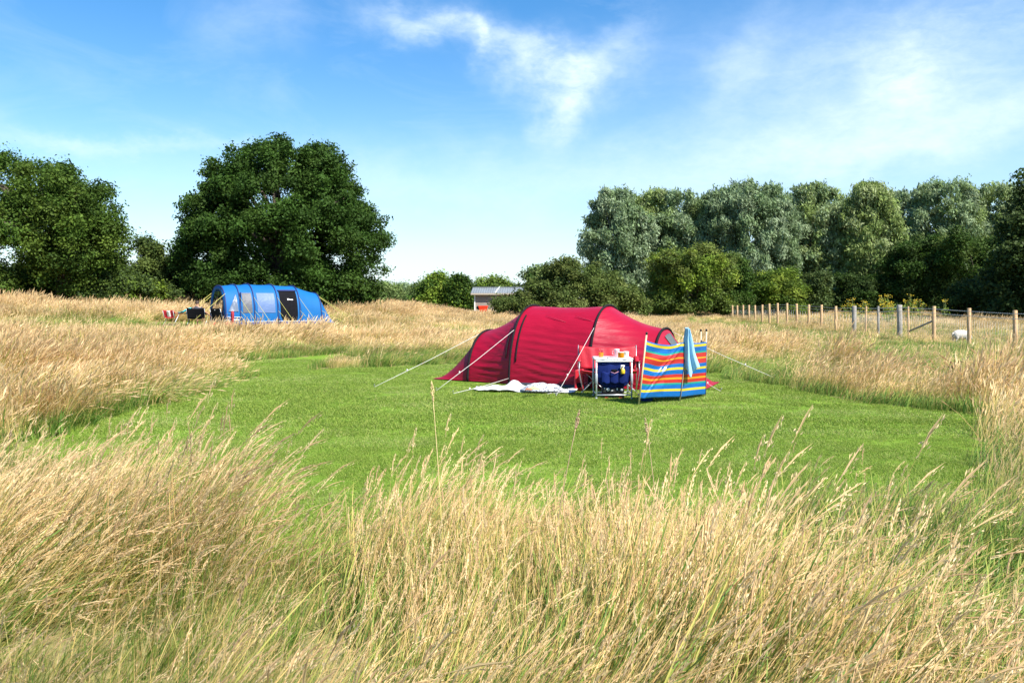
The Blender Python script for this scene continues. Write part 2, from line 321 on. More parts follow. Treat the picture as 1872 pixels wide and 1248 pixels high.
def tuft(name, seed, n, rad, h0, h1, w, lean, bend, segs, mix, head=0.0, headmode=1, spread=.45, mat_=None, hsz=1.0, pal=None):
    """one tuft of n blades; mix = (straw, yellow green, green) shares"""
    r = np.random.RandomState(seed)
    rr = rad * np.sqrt(r.rand(n)); th = r.rand(n) * 2 * pi; rx = rr * np.cos(th); ry = rr * np.sin(th)
    kind = r.choice(3, n, p=np.array(mix) / sum(mix))
    h = (h0 + (h1 - h0) * r.rand(n) ** .8) * np.where(kind == 2, .82, 1.0); ang = r.normal(0, spread, n)
    Lq = np.clip(r.normal(lean, .22, n), -.2, 1.3); Bq = np.clip(r.normal(bend, .25, n), 0, 1.2)
    t = np.linspace(0, 1, segs + 1)[None, :]
    hor = h[:, None] * (Lq[:, None] * t * .8 + Bq[:, None] * t ** 2.2 * .6)
    ver = h[:, None] * (t * np.sqrt(np.clip(1 - .35 * np.clip(Lq, 0, 1), .3, 1))[:, None] - .38 * Bq[:, None] * t ** 3)
    P = np.stack([rx[:, None] + hor * np.cos(ang)[:, None], ry[:, None] + hor * np.sin(ang)[:, None], ver], -1)      # n,S+1,3
    wa = ang + pi / 2 + r.normal(0, .75, n); wd = np.stack([np.cos(wa), np.sin(wa), np.zeros(n)], -1)
    ww = w * (.6 + .8 * r.rand(n)) * np.where(kind == 2, 1.35, 1.0)
    tap = (1 - t) ** .55 * .9 + .1
    tap = np.where(t > .99, .08, tap)
    W = ww[:, None] * tap * .5
    A = P - wd[:, None, :] * W[..., None]; B = P + wd[:, None, :] * W[..., None]
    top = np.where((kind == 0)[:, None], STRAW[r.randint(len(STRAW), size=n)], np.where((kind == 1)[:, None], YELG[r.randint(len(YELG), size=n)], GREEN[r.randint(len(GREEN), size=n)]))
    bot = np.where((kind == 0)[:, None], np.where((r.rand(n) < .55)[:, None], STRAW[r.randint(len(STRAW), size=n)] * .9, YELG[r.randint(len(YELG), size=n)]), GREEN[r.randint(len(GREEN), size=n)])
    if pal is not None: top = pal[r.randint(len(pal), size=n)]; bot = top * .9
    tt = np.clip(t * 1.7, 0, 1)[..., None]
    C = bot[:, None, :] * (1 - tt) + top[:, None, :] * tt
    q = np.stack([A[:, :-1], B[:, :-1], B[:, 1:], A[:, 1:]], 2).reshape(-1, 3)
    qc = np.stack([C[:, :-1], C[:, :-1], C[:, 1:], C[:, 1:]], 2).reshape(-1, 3)
    Vs = [q]; Cs = [qc]
    hb = np.where((r.rand(n) < head) & (kind != 2))[0]
    if len(hb) and headmode == 1:                  # open seed heads: many small spikelets along the last stretch of the stalk
        for b in hb:
            K = r.randint(16, 30); hl = (.10 + .09 * r.rand()) * hsz; tip = P[b, -1]; d = P[b, -1] - P[b, -2]; d = d / (np.linalg.norm(d) + 1e-9)
            side = np.cross(d, [0, 0, 1.0]); side /= np.linalg.norm(side) + 1e-9; up2 = np.cross(side, d)
            s = r.rand(K); droop = np.array([.12, 0, -.16]) * hl * (.3 + r.rand())
            c0 = tip + d * ((s - .25) * hl)[:, None] + droop * (s ** 2)[:, None]
            an = r.rand(K) * 2 * pi; env = .011 * hsz * np.sin(np.clip(s * .9 + .1, 0, 1) * pi) * (.5 + r.rand())
            off = (np.cos(an)[:, None] * side + np.sin(an)[:, None] * up2) * env[:, None]; c0 = c0 + off
            ax = d + off / .02 * .5 + r.normal(0, .18, (K, 3)); ax /= np.linalg.norm(ax, axis=1)[:, None]
            sl = (.005 + .005 * r.rand(K)) * hsz; sw = (.0012 + .0010 * r.rand(K)) * hsz
            sd_ = np.cross(ax, r.normal(0, 1, (K, 3))); sd_ /= np.linalg.norm(sd_, axis=1)[:, None] + 1e-9
            wv = .0034 * hsz; p0 = tip - d * hl * .25; p1 = tip + d * hl * .35 + droop * .12; p2 = tip + d * hl * .8 + droop * .7
            for k in (side, up2):
                core = np.stack([p0, p1 + k * wv, p2, p1 - k * wv]); Vs.append(core); Cs.append(np.repeat(HEADC[r.randint(len(HEADC))][None] * .95, 4, 0))
            vq = np.stack([c0 - ax * sl[:, None], c0 + sd_ * sw[:, None], c0 + ax * sl[:, None], c0 - sd_ * sw[:, None]], 1)
            cc = HEADC[r.randint(len(HEADC))] * (.85 + .3 * r.rand(K))[:, None]
            Vs.append(vq.reshape(-1, 3)); Cs.append(np.repeat(cc, 4, 0))
    elif len(hb):                                  # distant seed heads: two crossed slim lozenges
        tip = P[hb, -1]; d = P[hb, -1] - P[hb, -2]; d /= np.linalg.norm(d, axis=1)[:, None] + 1e-9
        hl = (.06 + .05 * r.rand(len(hb)))[:, None] * hsz
        for k in range(2):
            sd_ = np.cross(d, r.normal(0, 1, (len(hb), 3))); sd_ /= np.linalg.norm(sd_, axis=1)[:, None]
            wv = hl * .085
            vq = np.stack([tip - d * hl * .6, tip + sd_ * wv + d * hl * .2, tip + d * hl, tip - sd_ * wv + d * hl * .2], 1)
            Vs.append(vq.reshape(-1, 3)); Cs.append(np.repeat(HEADC[r.randint(len(HEADC), size=len(hb))] * 1.0, 4, 0))
    V = np.concatenate(Vs); C = np.concatenate(Cs)
    me = quads_mesh(name, V, len(V) // 4, C, mat_ or M_grass)
    return bpy.data.objects.new(name, me)

def scatter(name, tufts, pts, idx, scl, rot, label, cat, sclz=None):
    """one stuff object: the tufts set out on points by geometry nodes"""
    c = bpy.data.collections.new(name + ' tufts')
    for t in tufts: c.objects.link(t)
    me = bpy.data.meshes.new(name); n = len(pts)
    me.vertices.add(n); me.vertices.foreach_set('co', np.ascontiguousarray(pts, np.float32).ravel())
    a = me.attributes.new('idx', 'INT', 'POINT'); a.data.foreach_set('value', np.asarray(idx, np.int32))
    sv = np.stack([scl, scl, scl if sclz is None else sclz], 1)
    a = me.attributes.new('scl', 'FLOAT_VECTOR', 'POINT'); a.data.foreach_set('vector', sv.astype(np.float32).ravel())
    a = me.attributes.new('rot', 'FLOAT_VECTOR', 'POINT'); a.data.foreach_set('vector', np.asarray(rot, np.float32).ravel())
    o = bpy.data.objects.new(name, me); COL.objects.link(o)
    g = bpy.data.node_groups.new(name + ' scatter', 'GeometryNodeTree')
    g.interface.new_socket('Geometry', in_out='INPUT', socket_type='NodeSocketGeometry'); g.interface.new_socket('Geometry', in_out='OUTPUT', socket_type='NodeSocketGeometry')
    N = g.nodes; L = g.links; gi = N.new('NodeGroupInput'); go = N.new('NodeGroupOutput')
    m2p = N.new('GeometryNodeMeshToPoints'); iop = N.new('GeometryNodeInstanceOnPoints'); ci = N.new('GeometryNodeCollectionInfo')
    ci.inputs[0].default_value = c; ci.inputs['Separate Children'].default_value = True; ci.inputs['Reset Children'].default_value = True
    def attr(nm, ty):
        q = N.new('GeometryNodeInputNamedAttribute'); q.data_type = ty; q.inputs[0].default_value = nm
        return [s for s in q.outputs if s.enabled and s.name == 'Attribute'][0]
    L.new(gi.outputs[0], m2p.inputs[0]); L.new(m2p.outputs[0], iop.inputs['Points']); L.new(ci.outputs[0], iop.inputs['Instance'])
    iop.inputs['Pick Instance'].default_value = True
    L.new(attr('idx', 'INT'), iop.inputs['Instance Index']); L.new(attr('rot', 'FLOAT_VECTOR'), iop.inputs['Rotation']); L.new(attr('scl', 'FLOAT_VECTOR'), iop.inputs['Scale'])
    L.new(iop.outputs[0], go.inputs[0])
    md = o.modifiers.new('scatter', 'NODES'); md.node_group = g
    return tag(o, label, cat, kind='stuff')

def scatter_points(y0, y1, dens, seed, k=.70, pad=1.6):
    r = np.random.RandomState(seed); xm = k * y1 + pad
    n = int(2 * xm * (y1 - y0) * dens); x = r.uniform(-xm, xm, n); y = r.uniform(y0, y1, n)
    ok = np.abs(x) < k * y + pad; return x[ok], y[ok], r

def red_foot(x, y):
    d = np.array([.906, -.423]); n_ = np.array([.423, .906]); dx = x - .5; dy = y - 18.2
    t = dx * d[0] + dy * d[1]; s = dx * n_[0] + dy * n_[1]; return (t > -2.1) & (t < 4.1) & (np.abs(s) < 1.3)

# tufts: 00-02 straw, 03-04 mixed, 05-06 green, 07 lodged straw
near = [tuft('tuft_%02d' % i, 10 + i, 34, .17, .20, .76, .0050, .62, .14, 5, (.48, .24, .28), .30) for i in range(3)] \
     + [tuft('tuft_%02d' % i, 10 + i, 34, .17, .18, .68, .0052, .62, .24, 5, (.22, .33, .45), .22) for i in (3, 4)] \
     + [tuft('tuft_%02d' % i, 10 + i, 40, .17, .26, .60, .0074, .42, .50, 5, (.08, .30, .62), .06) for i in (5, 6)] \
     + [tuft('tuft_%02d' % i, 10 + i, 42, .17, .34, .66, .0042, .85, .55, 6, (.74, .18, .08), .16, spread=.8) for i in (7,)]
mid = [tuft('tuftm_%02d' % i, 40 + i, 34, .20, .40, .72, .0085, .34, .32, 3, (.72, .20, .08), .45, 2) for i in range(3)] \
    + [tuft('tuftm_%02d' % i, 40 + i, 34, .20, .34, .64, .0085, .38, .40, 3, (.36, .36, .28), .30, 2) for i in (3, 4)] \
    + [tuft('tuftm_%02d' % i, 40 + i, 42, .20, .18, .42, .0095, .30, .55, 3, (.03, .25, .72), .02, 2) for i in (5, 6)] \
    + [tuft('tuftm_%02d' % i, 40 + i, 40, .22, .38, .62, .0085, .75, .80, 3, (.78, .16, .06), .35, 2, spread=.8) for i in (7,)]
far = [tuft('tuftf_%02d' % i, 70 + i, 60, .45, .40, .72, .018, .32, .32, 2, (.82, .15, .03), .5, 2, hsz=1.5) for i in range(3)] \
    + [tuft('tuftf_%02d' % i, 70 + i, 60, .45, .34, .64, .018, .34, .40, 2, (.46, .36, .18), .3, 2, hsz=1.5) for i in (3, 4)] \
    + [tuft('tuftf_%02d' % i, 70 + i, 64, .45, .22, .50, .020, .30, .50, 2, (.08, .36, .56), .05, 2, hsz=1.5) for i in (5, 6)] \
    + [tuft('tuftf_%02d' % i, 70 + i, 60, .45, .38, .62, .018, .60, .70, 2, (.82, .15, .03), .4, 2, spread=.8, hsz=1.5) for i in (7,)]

def meadow(name, tufts, y0, y1, dens, seed, label, sc=1.0):
    x, y, r = scatter_points(y0, y1, dens, seed)
    d = poly_dist(x, y, LAWN)
    ins = in_poly(x, y, LAWN)
    ok = ~ins & ~(pitch(x, y) & (y > 30)) & ~red_foot(x, y) & (np.hypot(x, y) > 1.95)
    x, y, d = x[ok], y[ok], d[ok]; n = len(x)
    k = .42 if y1 < 12 else (.26 if y1 < 32 else .12)
    g = fbm(x * k * .8 + 11 + seed, y * k * 1.5 + 5); g2 = fbm(x * .9 + 31, y * .9 + 2); g = .72 * g + .28 * r.rand(n) * 1.0
    idx = np.where(g > (.53 if y1 < 12 else .555), 5 + r.randint(2, size=n), np.where(g > (.46 if y1 < 12 else .49), 3 + r.randint(2, size=n), r.randint(3, size=n)))
    lod = (g2 > .60) & (idx < 5) & (r.rand(n) < .6); idx = np.where(lod, 7, idx)
    fd = x - fence_x(y)
    strip = (fd > -5.0) & (fd < -.7) & (y > 14) & (y < 62) & (r.rand(n) < .92)
    idx = np.where(strip, 5 + r.randint(2, size=n), idx)
    beyond = (fd > .4) & (y > 20); idx = np.where(beyond & (r.rand(n) < .8), 3 + r.randint(4, size=n), idx)
    edge = (d < .34) & (y > 8.5); idx = np.where(edge & (r.rand(n) < .78), 5 + r.randint(2, size=n), idx)
    gf = fbm(x * k * .8 + 11 + seed, y * k * 1.5 + 5)
    s = sc * (.74 + .5 * r.rand(n)) * (.60 + .80 * vnoise(x * 1.1 + 50, y * 1.1 + 50)) * np.clip(1.45 - .9 * gf, .62, 1.2)
    s = s * np.where((x > -8) & (y > 27), .72, 1.0) * np.where((x > 8.5) & (y > 14.5), .66, 1.0) * (1 + .45 * smooth(x, 4.6, 5.8) * (1 - smooth(y, 8.6, 9.4)) * smooth(y, 6.2, 7.4))
    bx = x - BT_O[0]; by = y - BT_O[1]; bt = bx * BT_U[0] + by * BT_U[1]; bs = bx * BT_M[0] + by * BT_M[1]
    s = np.where((y > 30) & (bt > -9) & (bt < 10) & (bs > 0) & (bs < 10), s * .62, s)
    s = np.where(strip, s * .55, s); s = np.where(edge & (idx > 4), s * 1.0, s)
    s = np.where(beyond & (y > 34), s * 1.3, s)
    s = np.where((y < 4.2), s * .93, s)
    s = np.where((y < 9.4) & (x < -1.4), s * (.90 - .14 * smooth(y, 4.5, 7)), s)
    s = np.where((y < 7.5) & (x < -.4), s * (1 - .26 * np.exp(-((x / y + .27) / .09) ** 2)), s)
    right_clump = (x > 4.1) & (y > 6) & (y < 11.5) & (idx > 2) & (idx < 7) & (r.rand(n) < .85); idx = np.where(right_clump, r.randint(3, size=n), idx)
    wedge = in_poly(x, y, [gp(540, 683), gp(600, 660), gp(640, 655), gp(680, 676)]); s = np.where(wedge, s * .55, s)
    turn = (fbm(x * .45 + 90, y * .45 + 20) - .5) * 3.2; tilt = (fbm(x * .7 + 60, y * .7 + 70) - .5) * 1.1
    keep = ~((gf > .49) & (idx < 5) & (r.rand(n) < .70)) if y1 < 30 else np.ones(n, bool)
    rot = np.stack([r.normal(0, .08, n), tilt + r.normal(0, .10, n), turn + r.normal(.05, .28, n)], 1)
    x, y, idx, s, rot = x[keep], y[keep], idx[keep], s[keep], rot[keep]
    P = np.stack([x, y, terrain(x, y) - .01], 1)
    return scatter(name, tufts, P, idx, s, rot, label, 'grass')
meadow('meadow_grass', near, 1.3, 9.2, 54, 1, 'long dry straw coloured grass with seed heads nearest the viewer')
meadow('meadow_grass', mid, 9.2, 27, 36, 2, 'long dry grass standing round the mown lawn')
meadow('meadow_grass', far, 27, 84, 8, 3, 'distant dry meadow grass running up to the trees')

turf = [tuft('turf_%02d' % i, 100 + i, 150, .19, .018, .042, .0040, .35, .5, 2, (.05, .35, .60), 0, spread=3, mat_=M_turf, pal=TURFC) for i in range(3)] + [tuft('turf_03', 109, 120, .19, .016, .036, .0040, .4, .5, 2, (1, 1, 1), 0, spread=3, mat_=M_turf, pal=TURFD)]
turf2 = [tuft('turfb_%02d' % i, 110 + i, 130, .24, .020, .045, .008, .35, .5, 2, (.05, .38, .57), 0, spread=3, mat_=M_turf, pal=TURFC) for i in range(3)] + [tuft('turfb_03', 119, 110, .24, .018, .038, .008, .4, .5, 2, (1, 1, 1), 0, spread=3, mat_=M_turf, pal=TURFD)]
def turfing(name, tufts, y0, y1, dens, seed, label, region):
    x, y, r = scatter_points(y0, y1, dens, seed); ok = region(x, y) & ~red_foot(x, y); x, y = x[ok], y[ok]; n = len(x)
    s = .7 + .6 * fbm(x * 1.3, y * 1.3) + .2 * r.rand(n)
    s = s * (.72 + .45 * vnoise(x * .8 + 4, y * 2.2 + 9))
    rot = np.stack([np.zeros(n), np.zeros(n), r.rand(n) * 6.283], 1)
    return scatter(name, tufts, np.stack([x, y, terrain(x, y) + .003], 1), np.where(.6 * fbm(x * .55 + 8, y * 1.1 + 3) + .4 * r.rand(n) > .60, 3, r.randint(3, size=n)), s, rot, label, 'grass')
inl = lambda x, y: in_poly(x, y, LAWN)
turfing('lawn_grass', turf, 4.5, 10.5, 60, 5, 'short mown green grass of the nearer half of the lawn', inl)
turfing('lawn_grass', turf2, 10.5, 24, 34, 6, 'short mown green grass of the lawn round the red tent', inl)
turfing('pitch_grass', turf2, 36, 52, 8, 7, 'short green grass under the blue tent', lambda x, y: pitch(x, y))
# ------------------------------------------------------------------ trees and shrubs
M_leaf = leaf_mat('leaf', trans=.36, rough=.65, spec=.15, objvar=.0)
M_bark = mat('bark', (.075, .058, .042), .9, var=.35, vscale=6, bump=(18, .6, (1, 1, .25)))
M_bark_pale = mat('pale_bark', (.16, .14, .11), .9, var=.3, vscale=6, bump=(18, .5, (1, 1, .25)))
OAK = [(0.04, 0.087, 0.013), (0.048, 0.102, 0.015), (0.032, 0.071, 0.011), (0.063, 0.115, 0.02)]
OAKY = [(0.056, 0.11, 0.015), (0.079, 0.134, 0.019), (0.044, 0.087, 0.013), (0.099, 0.148, 0.022)]
HAW = [(0.113, 0.151, 0.033), (0.086, 0.126, 0.026), (0.146, 0.172, 0.045), (0.069, 0.107, 0.025)]
YEL = [(0.199, 0.281, 0.03), (0.147, 0.234, 0.026), (0.251, 0.309, 0.042), (0.113, 0.187, 0.026)]
WIL = [(0.185, 0.261, 0.117), (0.245, 0.323, 0.175), (0.147, 0.22, 0.09), (0.314, 0.386, 0.235)]
WILY = [(0.224, 0.296, 0.079), (0.27, 0.34, 0.113), (0.175, 0.25, 0.069), (0.339, 0.389, 0.185)]
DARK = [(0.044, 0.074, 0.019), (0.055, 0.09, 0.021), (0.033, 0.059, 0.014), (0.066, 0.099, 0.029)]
FARC = [(0.19, 0.26, 0.082), (0.154, 0.226, 0.068), (0.234, 0.296, 0.104), (0.126, 0.19, 0.06)]

def crown_mesh(name, prof, hd, n_clump, n_leaf, leaf, rc, cols, r, droop=0.0, aspect=1.6, squash=.75, fill=.52, wisps=0, shoots=0):
    """prof: rows (z, x_left, x_right); leaves spread over many clumps through the crown's volume"""
    prof = np.array(sorted(prof)); zs = prof[:, 0]; n_leaf = int(n_leaf * 1.9); n_clump = int(n_clump * 1.35); rc *= .86
    w = np.interp(np.linspace(zs[0], zs[-1], 200), zs, prof[:, 2] - prof[:, 1]) + .2
    zz = np.linspace(zs[0], zs[-1], 200); cdf = np.cumsum(w ** 1.15); cdf /= cdf[-1]
    z = np.interp(r.rand(n_clump), cdf, zz)
    L = np.interp(z, zs, prof[:, 1]); Rr = np.interp(z, zs, prof[:, 2]); c = (L + Rr) / 2; hw = (Rr - L) / 2
    wmax = (prof[:, 2] - prof[:, 1]).max() / 2
    cr = rc * (.55 + .8 * r.rand(n_clump))
    rho = np.clip(fill + (1 - fill) * r.rand(n_clump) ** .55, 0, 1.02); ph = r.rand(n_clump) * 2 * pi
    sx = np.maximum(hw - cr * .75, .05); sy = np.maximum(hd * hw / wmax - cr * .6, .05)
    C = np.stack([c + rho * sx * np.cos(ph), rho * sy * np.sin(ph), np.minimum(z, zs[-1] - cr * .55 * squash)], 1)
    if wisps:                                     # thin shoots that stand out of the outline
        k = r.choice(np.where(z > zs[0] + .35 * (zs[-1] - zs[0]))[0], wisps)
        W = C[k] + np.stack([np.cos(ph[k]) * cr[k] * .75, np.sin(ph[k]) * cr[k] * .6, cr[k] * (.35 + .5 * r.rand(wisps))], 1)
        C = np.concatenate([C, W]); cr = np.concatenate([cr, rc * (.35 + .3 * r.rand(wisps))])
    if shoots:                                    # upright leader shoots that break up the top of the crown
        k = r.choice(np.where(z > zs[0] + .55 * (zs[-1] - zs[0]))[0], shoots); base = C[k]; hh = cr[k] * (.5 + 1.3 * r.rand(shoots))
        for q in (.35, .75, 1.1):
            C = np.concatenate([C, base + np.stack([hh * .12 * q + 0 * hh, 0 * hh, hh * q], 1)]); cr = np.concatenate([cr, rc * (.5 - .28 * q) * (.7 + .6 * r.rand(shoots))])
    nc = len(C); pr = cr ** 2; pr = pr / pr.sum()
    n_all, n_leaf = n_leaf, n_leaf // 6          # leaves sit together on sprigs
    ci = r.choice(nc, n_leaf, p=pr); u = r.normal(0, 1, (n_leaf, 3)); u /= np.linalg.norm(u, axis=1)[:, None]
    u[:, 2] = np.where(r.rand(n_leaf) < .35, np.abs(u[:, 2]), u[:, 2])
    rad = cr[ci] * (.18 + .95 * r.rand(n_leaf) ** .75 + .12 * np.abs(r.normal(0, 1, n_leaf))) * (1 + .18 * np.sin(u[:, 0] * 5 + ci) * np.sin(u[:, 2] * 4 + ci * 2))
    P = C[ci] + u * rad[:, None] * np.array([1, 1, squash])
    tone = .78 + .44 * r.rand(n_leaf)
    sn = u * .55 + np.array([0, 0, .45]) + r.normal(0, .45, (n_leaf, 3))
    ix = r.randint(n_leaf, size=n_all); ci = ci[ix]; sn = sn[ix]; tone = tone[ix]
    P = P[ix] + r.normal(0, 1, (n_all, 3)) * np.array([1, 1, .8]) * leaf * 1.05; n_leaf = n_all
    nrm = sn + r.normal(0, .42, (n_leaf, 3)); nrm /= np.linalg.norm(nrm, axis=1)[:, None]
    ax = r.normal(0, 1, (n_leaf, 3)) + np.array([.25, 0, -2.2 * droop]); ax -= nrm * (ax * nrm).sum(1)[:, None] * (1 - droop * .7); ax /= np.linalg.norm(ax, axis=1)[:, None] + 1e-9
    sd_ = np.cross(nrm, ax); sd_ /= np.linalg.norm(sd_, axis=1)[:, None] + 1e-9
    s = leaf * .62 * (.55 + .9 * r.rand(n_leaf)); a = s * aspect * .5; b = s * .5
    V = np.stack([P - ax * a[:, None], P + sd_ * b[:, None] + ax * (a * .15)[:, None] + nrm * (b * .25)[:, None], P + ax * a[:, None], P - sd_ * b[:, None] + ax * (a * .15)[:, None] + nrm * (b * .25)[:, None]], 1)
    cols = np.array(cols); cc = cols[r.randint(len(cols), size=nc)][ci] * .65 + cols[r.randint(len(cols), size=n_leaf)] * .35
    cc = cc * (.8 + .4 * r.rand(nc))[ci][:, None] * (tone * (.88 + .24 * r.rand(n_leaf)))[:, None]
    return quads_mesh(name, V.reshape(-1, 3), n_leaf, np.repeat(cc, 4, 0), M_leaf), C

def tree(name, label, cat, rows, Y, n_clump, n_leaf, leaf, rc, cols, seed, trunk=.3, trunk_px=None, depth=.85, limbs=7, group=None, bark=None, stems=1, **kw):
    """rows: (photo row, left column, right column) of the outline at depth Y, turned into metres round the trunk's foot"""
    r = np.random.RandomState(seed)
    tx = (trunk_px if trunk_px is not None else np.mean([(a + b) / 2 for _, a, b in rows])); X = (tx - CX) / F * Y; g = tz(X, Y)
    prof = [((HY - py) / F * Y + HC - g, (a - CX) / F * Y - X, (b - CX) / F * Y - X) for py, a, b in rows]
    prof = [(max(z, .15), a, b) for z, a, b in prof]
    hd = max(b - a for _, a, b in prof) / 2 * depth
    root = empty(name, (X, Y, g), 0, label, cat, group)
    me, C = crown_mesh('crown', prof, hd, n_clump, n_leaf, leaf, rc, cols, r, **kw)
    o = bpy.data.objects.new('crown', me); COL.objects.link(o); o.parent = root
    H = max(p[0] for p in prof); m = MB()
    for k in range(stems):
        bx, by = (0, 0) if stems == 1 else (r.normal(0, .15) * stems, r.normal(0, .15) * stems)
        top = Vector((bx * 1.8 + r.normal(0, .02) * H, by * 1.8, H * .62)); p1 = Vector((bx * 1.2, by * 1.2, H * .28))
        t_ = trunk / stems ** .5
        m.tube([(bx, by, -.2), (bx, by, .15), (bx * 1.05, by * 1.05, H * .1), p1, (p1 + top) / 2 + Vector((r.normal(0, .02) * H, 0, 0)), top], [t_ * 1.55, t_ * 1.25, t_ * 1.0, t_ * .82, t_ * .55, t_ * .15], 9)
        cand = [c for c in C if c[2] > H * .25]
        for _ in range(limbs // stems):
            c = Vector(cand[r.randint(len(cand))]); zb = min(H * (.16 + .38 * r.rand()), c.z * .8); f = zb / (H * .62)
            s0 = Vector((bx * (1 + .8 * f), by * (1 + .8 * f), zb)); md = s0.lerp(c, .5) + Vector((0, 0, (c - s0).length * .12))
            m.tube([s0, s0.lerp(md, .5) + Vector((r.normal(0, .1), r.normal(0, .1), 0)), md, c], [t_ * .5, t_ * .36, t_ * .24, t_ * .06], 6)
    m.build('trunk', bark or M_bark, root)
    return root

tree('oak_tree', 'large round crowned dark green oak behind the blue tent', 'tree',
     [(266, 495, 580), (279, 432, 610), (300, 402, 630), (330, 376, 652), (366, 348, 675), (400, 334, 702), (450, 320, 720), (490, 322, 712), (520, 328, 700), (548, 338, 690), (566, 345, 675)],
     65, 360, 140000, .21, .95, OAK, 1, trunk=.75, trunk_px=515, limbs=22, wisps=150, shoots=14, fill=.42)
tree('oak_tree', 'open crowned oak with sky gaps and yellow lit leaves at the meadow edge', 'tree',
     [(296, -50, 105), (312, -110, 165), (348, -150, 218), (380, -170, 206), (430, -180, 236), (475, -180, 232), (510, -170, 185), (540, -140, 150)],
     56, 220, 90000, .19, 1.05, OAKY, 2, trunk=.6, trunk_px=118, limbs=20, wisps=110, shoots=20, fill=.35)
tree('hawthorn_tree', 'small dark hawthorn between the two big oaks', 'tree', [(436, 240, 275), (455, 215, 290), (480, 195, 303), (510, 188, 306), (548, 190, 306)],
     62, 46, 17000, .19, .75, DARK + HAW[:2], 3, trunk=.12, limbs=8, wisps=26, stems=2)
tree('shrub', 'low dark shrub beside the trunk side of the big oak', 'shrub', [(468, 310, 345), (490, 298, 352), (520, 292, 372), (550, 290, 392)], 67, 34, 11000, .19, .75, DARK + HAW[:1], 4, trunk=.08, limbs=5, wisps=14, stems=2)
tree('shrub', 'dark hedge shrub under the open crowned oak', 'shrub', [(488, -70, 60), (505, -110, 110), (528, -120, 140), (552, -120, 140)], 66, 46, 18000, .2, .9, DARK, 5, trunk=.1, limbs=6, wisps=12, stems=3)
tree('shrub', 'pale green topped hedge shrub below the small hawthorn', 'shrub', [(505, 170, 230), (520, 130, 300), (535, 118, 330), (554, 116, 345)], 58.5, 46, 16000, .17, .65, DARK + YEL[:2], 6, trunk=.07, limbs=5, wisps=14, stems=3)
tree('young_willow', 'slim pale green young tree just past the big oak crown', 'tree', [(522, 612, 620), (535, 604, 628), (555, 600, 632)], 74, 16, 5000, .16, .5, FARC, 7, trunk=.06, limbs=4, wisps=8)
tree('shrub', 'low grey green shrub in the gap beside the big oak', 'shrub', [(545, 640, 680), (552, 625, 700), (563, 620, 705)], 78, 26, 8000, .2, .7, FARC + HAW[:1], 8, trunk=.06, limbs=4, stems=2)
tree('far_tree', 'pale rounded willow far off beside the oak crown edge', 'tree', [(524, 695, 715), (532, 680, 735), (545, 672, 745), (562, 670, 750)], 125, 40, 12000, .3, 1.3, FARC, 9, trunk=.25, limbs=6, wisps=10)
tree('far_tree', 'thin grey green tree far off between two rounded crowns', 'tree', [(523, 728, 745), (535, 722, 756), (562, 720, 760)], 128, 22, 6000, .3, 1.1, WIL, 10, trunk=.2, limbs=5, wisps=8)
tree('far_tree', 'pale green far tree directly beside the tall knobbly hedge tree', 'tree', [(519, 765, 790), (530, 752, 800), (562, 748, 805)], 122, 26, 8000, .3, 1.2, FARC, 11, trunk=.2, limbs=5, wisps=8)
tree('hedge_tree', 'bright green hedge tree with a knob of leaves on top', 'tree', [(506, 790, 806), (517, 783, 812), (524, 765, 818), (540, 757, 828), (562, 752, 832)], 92, 44, 16000, .26, .95, YEL + OAK, 12, trunk=.2, limbs=6, wisps=10)
tree('hedge_tree', 'dark green rounded hedge tree standing against the shed', 'tree', [(510, 830, 852), (522, 820, 860), (540, 814, 866), (564, 812, 868)], 90, 40, 15000, .26, .9, OAK + YEL[:1], 13, trunk=.2, limbs=6, wisps=10)
tree('far_tree', 'bright green tree rising over the grey shed roof', 'tree', [(511, 895, 925), (520, 872, 932), (545, 865, 936), (562, 865, 936)], 115, 34, 11000, .3, 1.1, YEL + FARC, 14, trunk=.2, limbs=5, wisps=10)
tree('far_tree', 'dull green tree showing between shed and hawthorn thicket', 'tree', [(492, 965, 1000), (505, 955, 1010), (530, 945, 1020), (562, 945, 1020)], 100, 30, 10000, .28, 1.0, FARC + OAK, 15, trunk=.2, limbs=5, wisps=10)
tree('hawthorn_thicket', 'broad olive green hawthorn thicket sloping down in front of the shed', 'bush',
     [(480, 1050, 1085), (490, 1005, 1105), (503, 982, 1122), (518, 974, 1142), (532, 955, 1160), (545, 915, 1185), (552, 898, 1195), (568, 890, 1205)], 63, 95, 42000, .17, .72, HAW, 16, trunk=.1, limbs=10, wisps=60, stems=3, depth=.6)
tree('round_bush', 'rounded yellow green bush in front of the willows', 'bush', [(453, 1235, 1285), (464, 1200, 1320), (485, 1186, 1345), (515, 1182, 1350), (545, 1178, 1350), (570, 1176, 1350)], 69, 80, 34000, .18, .78, YEL + HAW, 17, trunk=.12, limbs=8, wisps=36, stems=2, depth=.8)
tree('round_bush', 'darker green half of the double bush, nearer the fence', 'bush', [(470, 1318, 1350), (488, 1305, 1366), (520, 1300, 1372), (570, 1298, 1374)], 70, 40, 17000, .18, .7, OAK + HAW[:1], 18, trunk=.1, limbs=6, wisps=18, stems=2)
tree('round_bush', 'low bright green bush behind the far fence posts', 'bush', [(500, 1400, 1440), (512, 1384, 1466), (530, 1374, 1478), (566, 1370, 1480)], 72, 46, 17000, .18, .7, YEL + OAKY, 19, trunk=.08, limbs=6, wisps=20, stems=2)
tree('round_bush', 'narrow upright grey green shrub beside the low bright bush', 'bush', [(492, 1482, 1496), (505, 1470, 1512), (530, 1462, 1518), (566, 1460, 1520)], 72.5, 30, 11000, .18, .6, HAW + DARK + WIL[:1], 20, trunk=.08, limbs=5, wisps=20, stems=2)
WG = 'willows in a row behind the fence field'
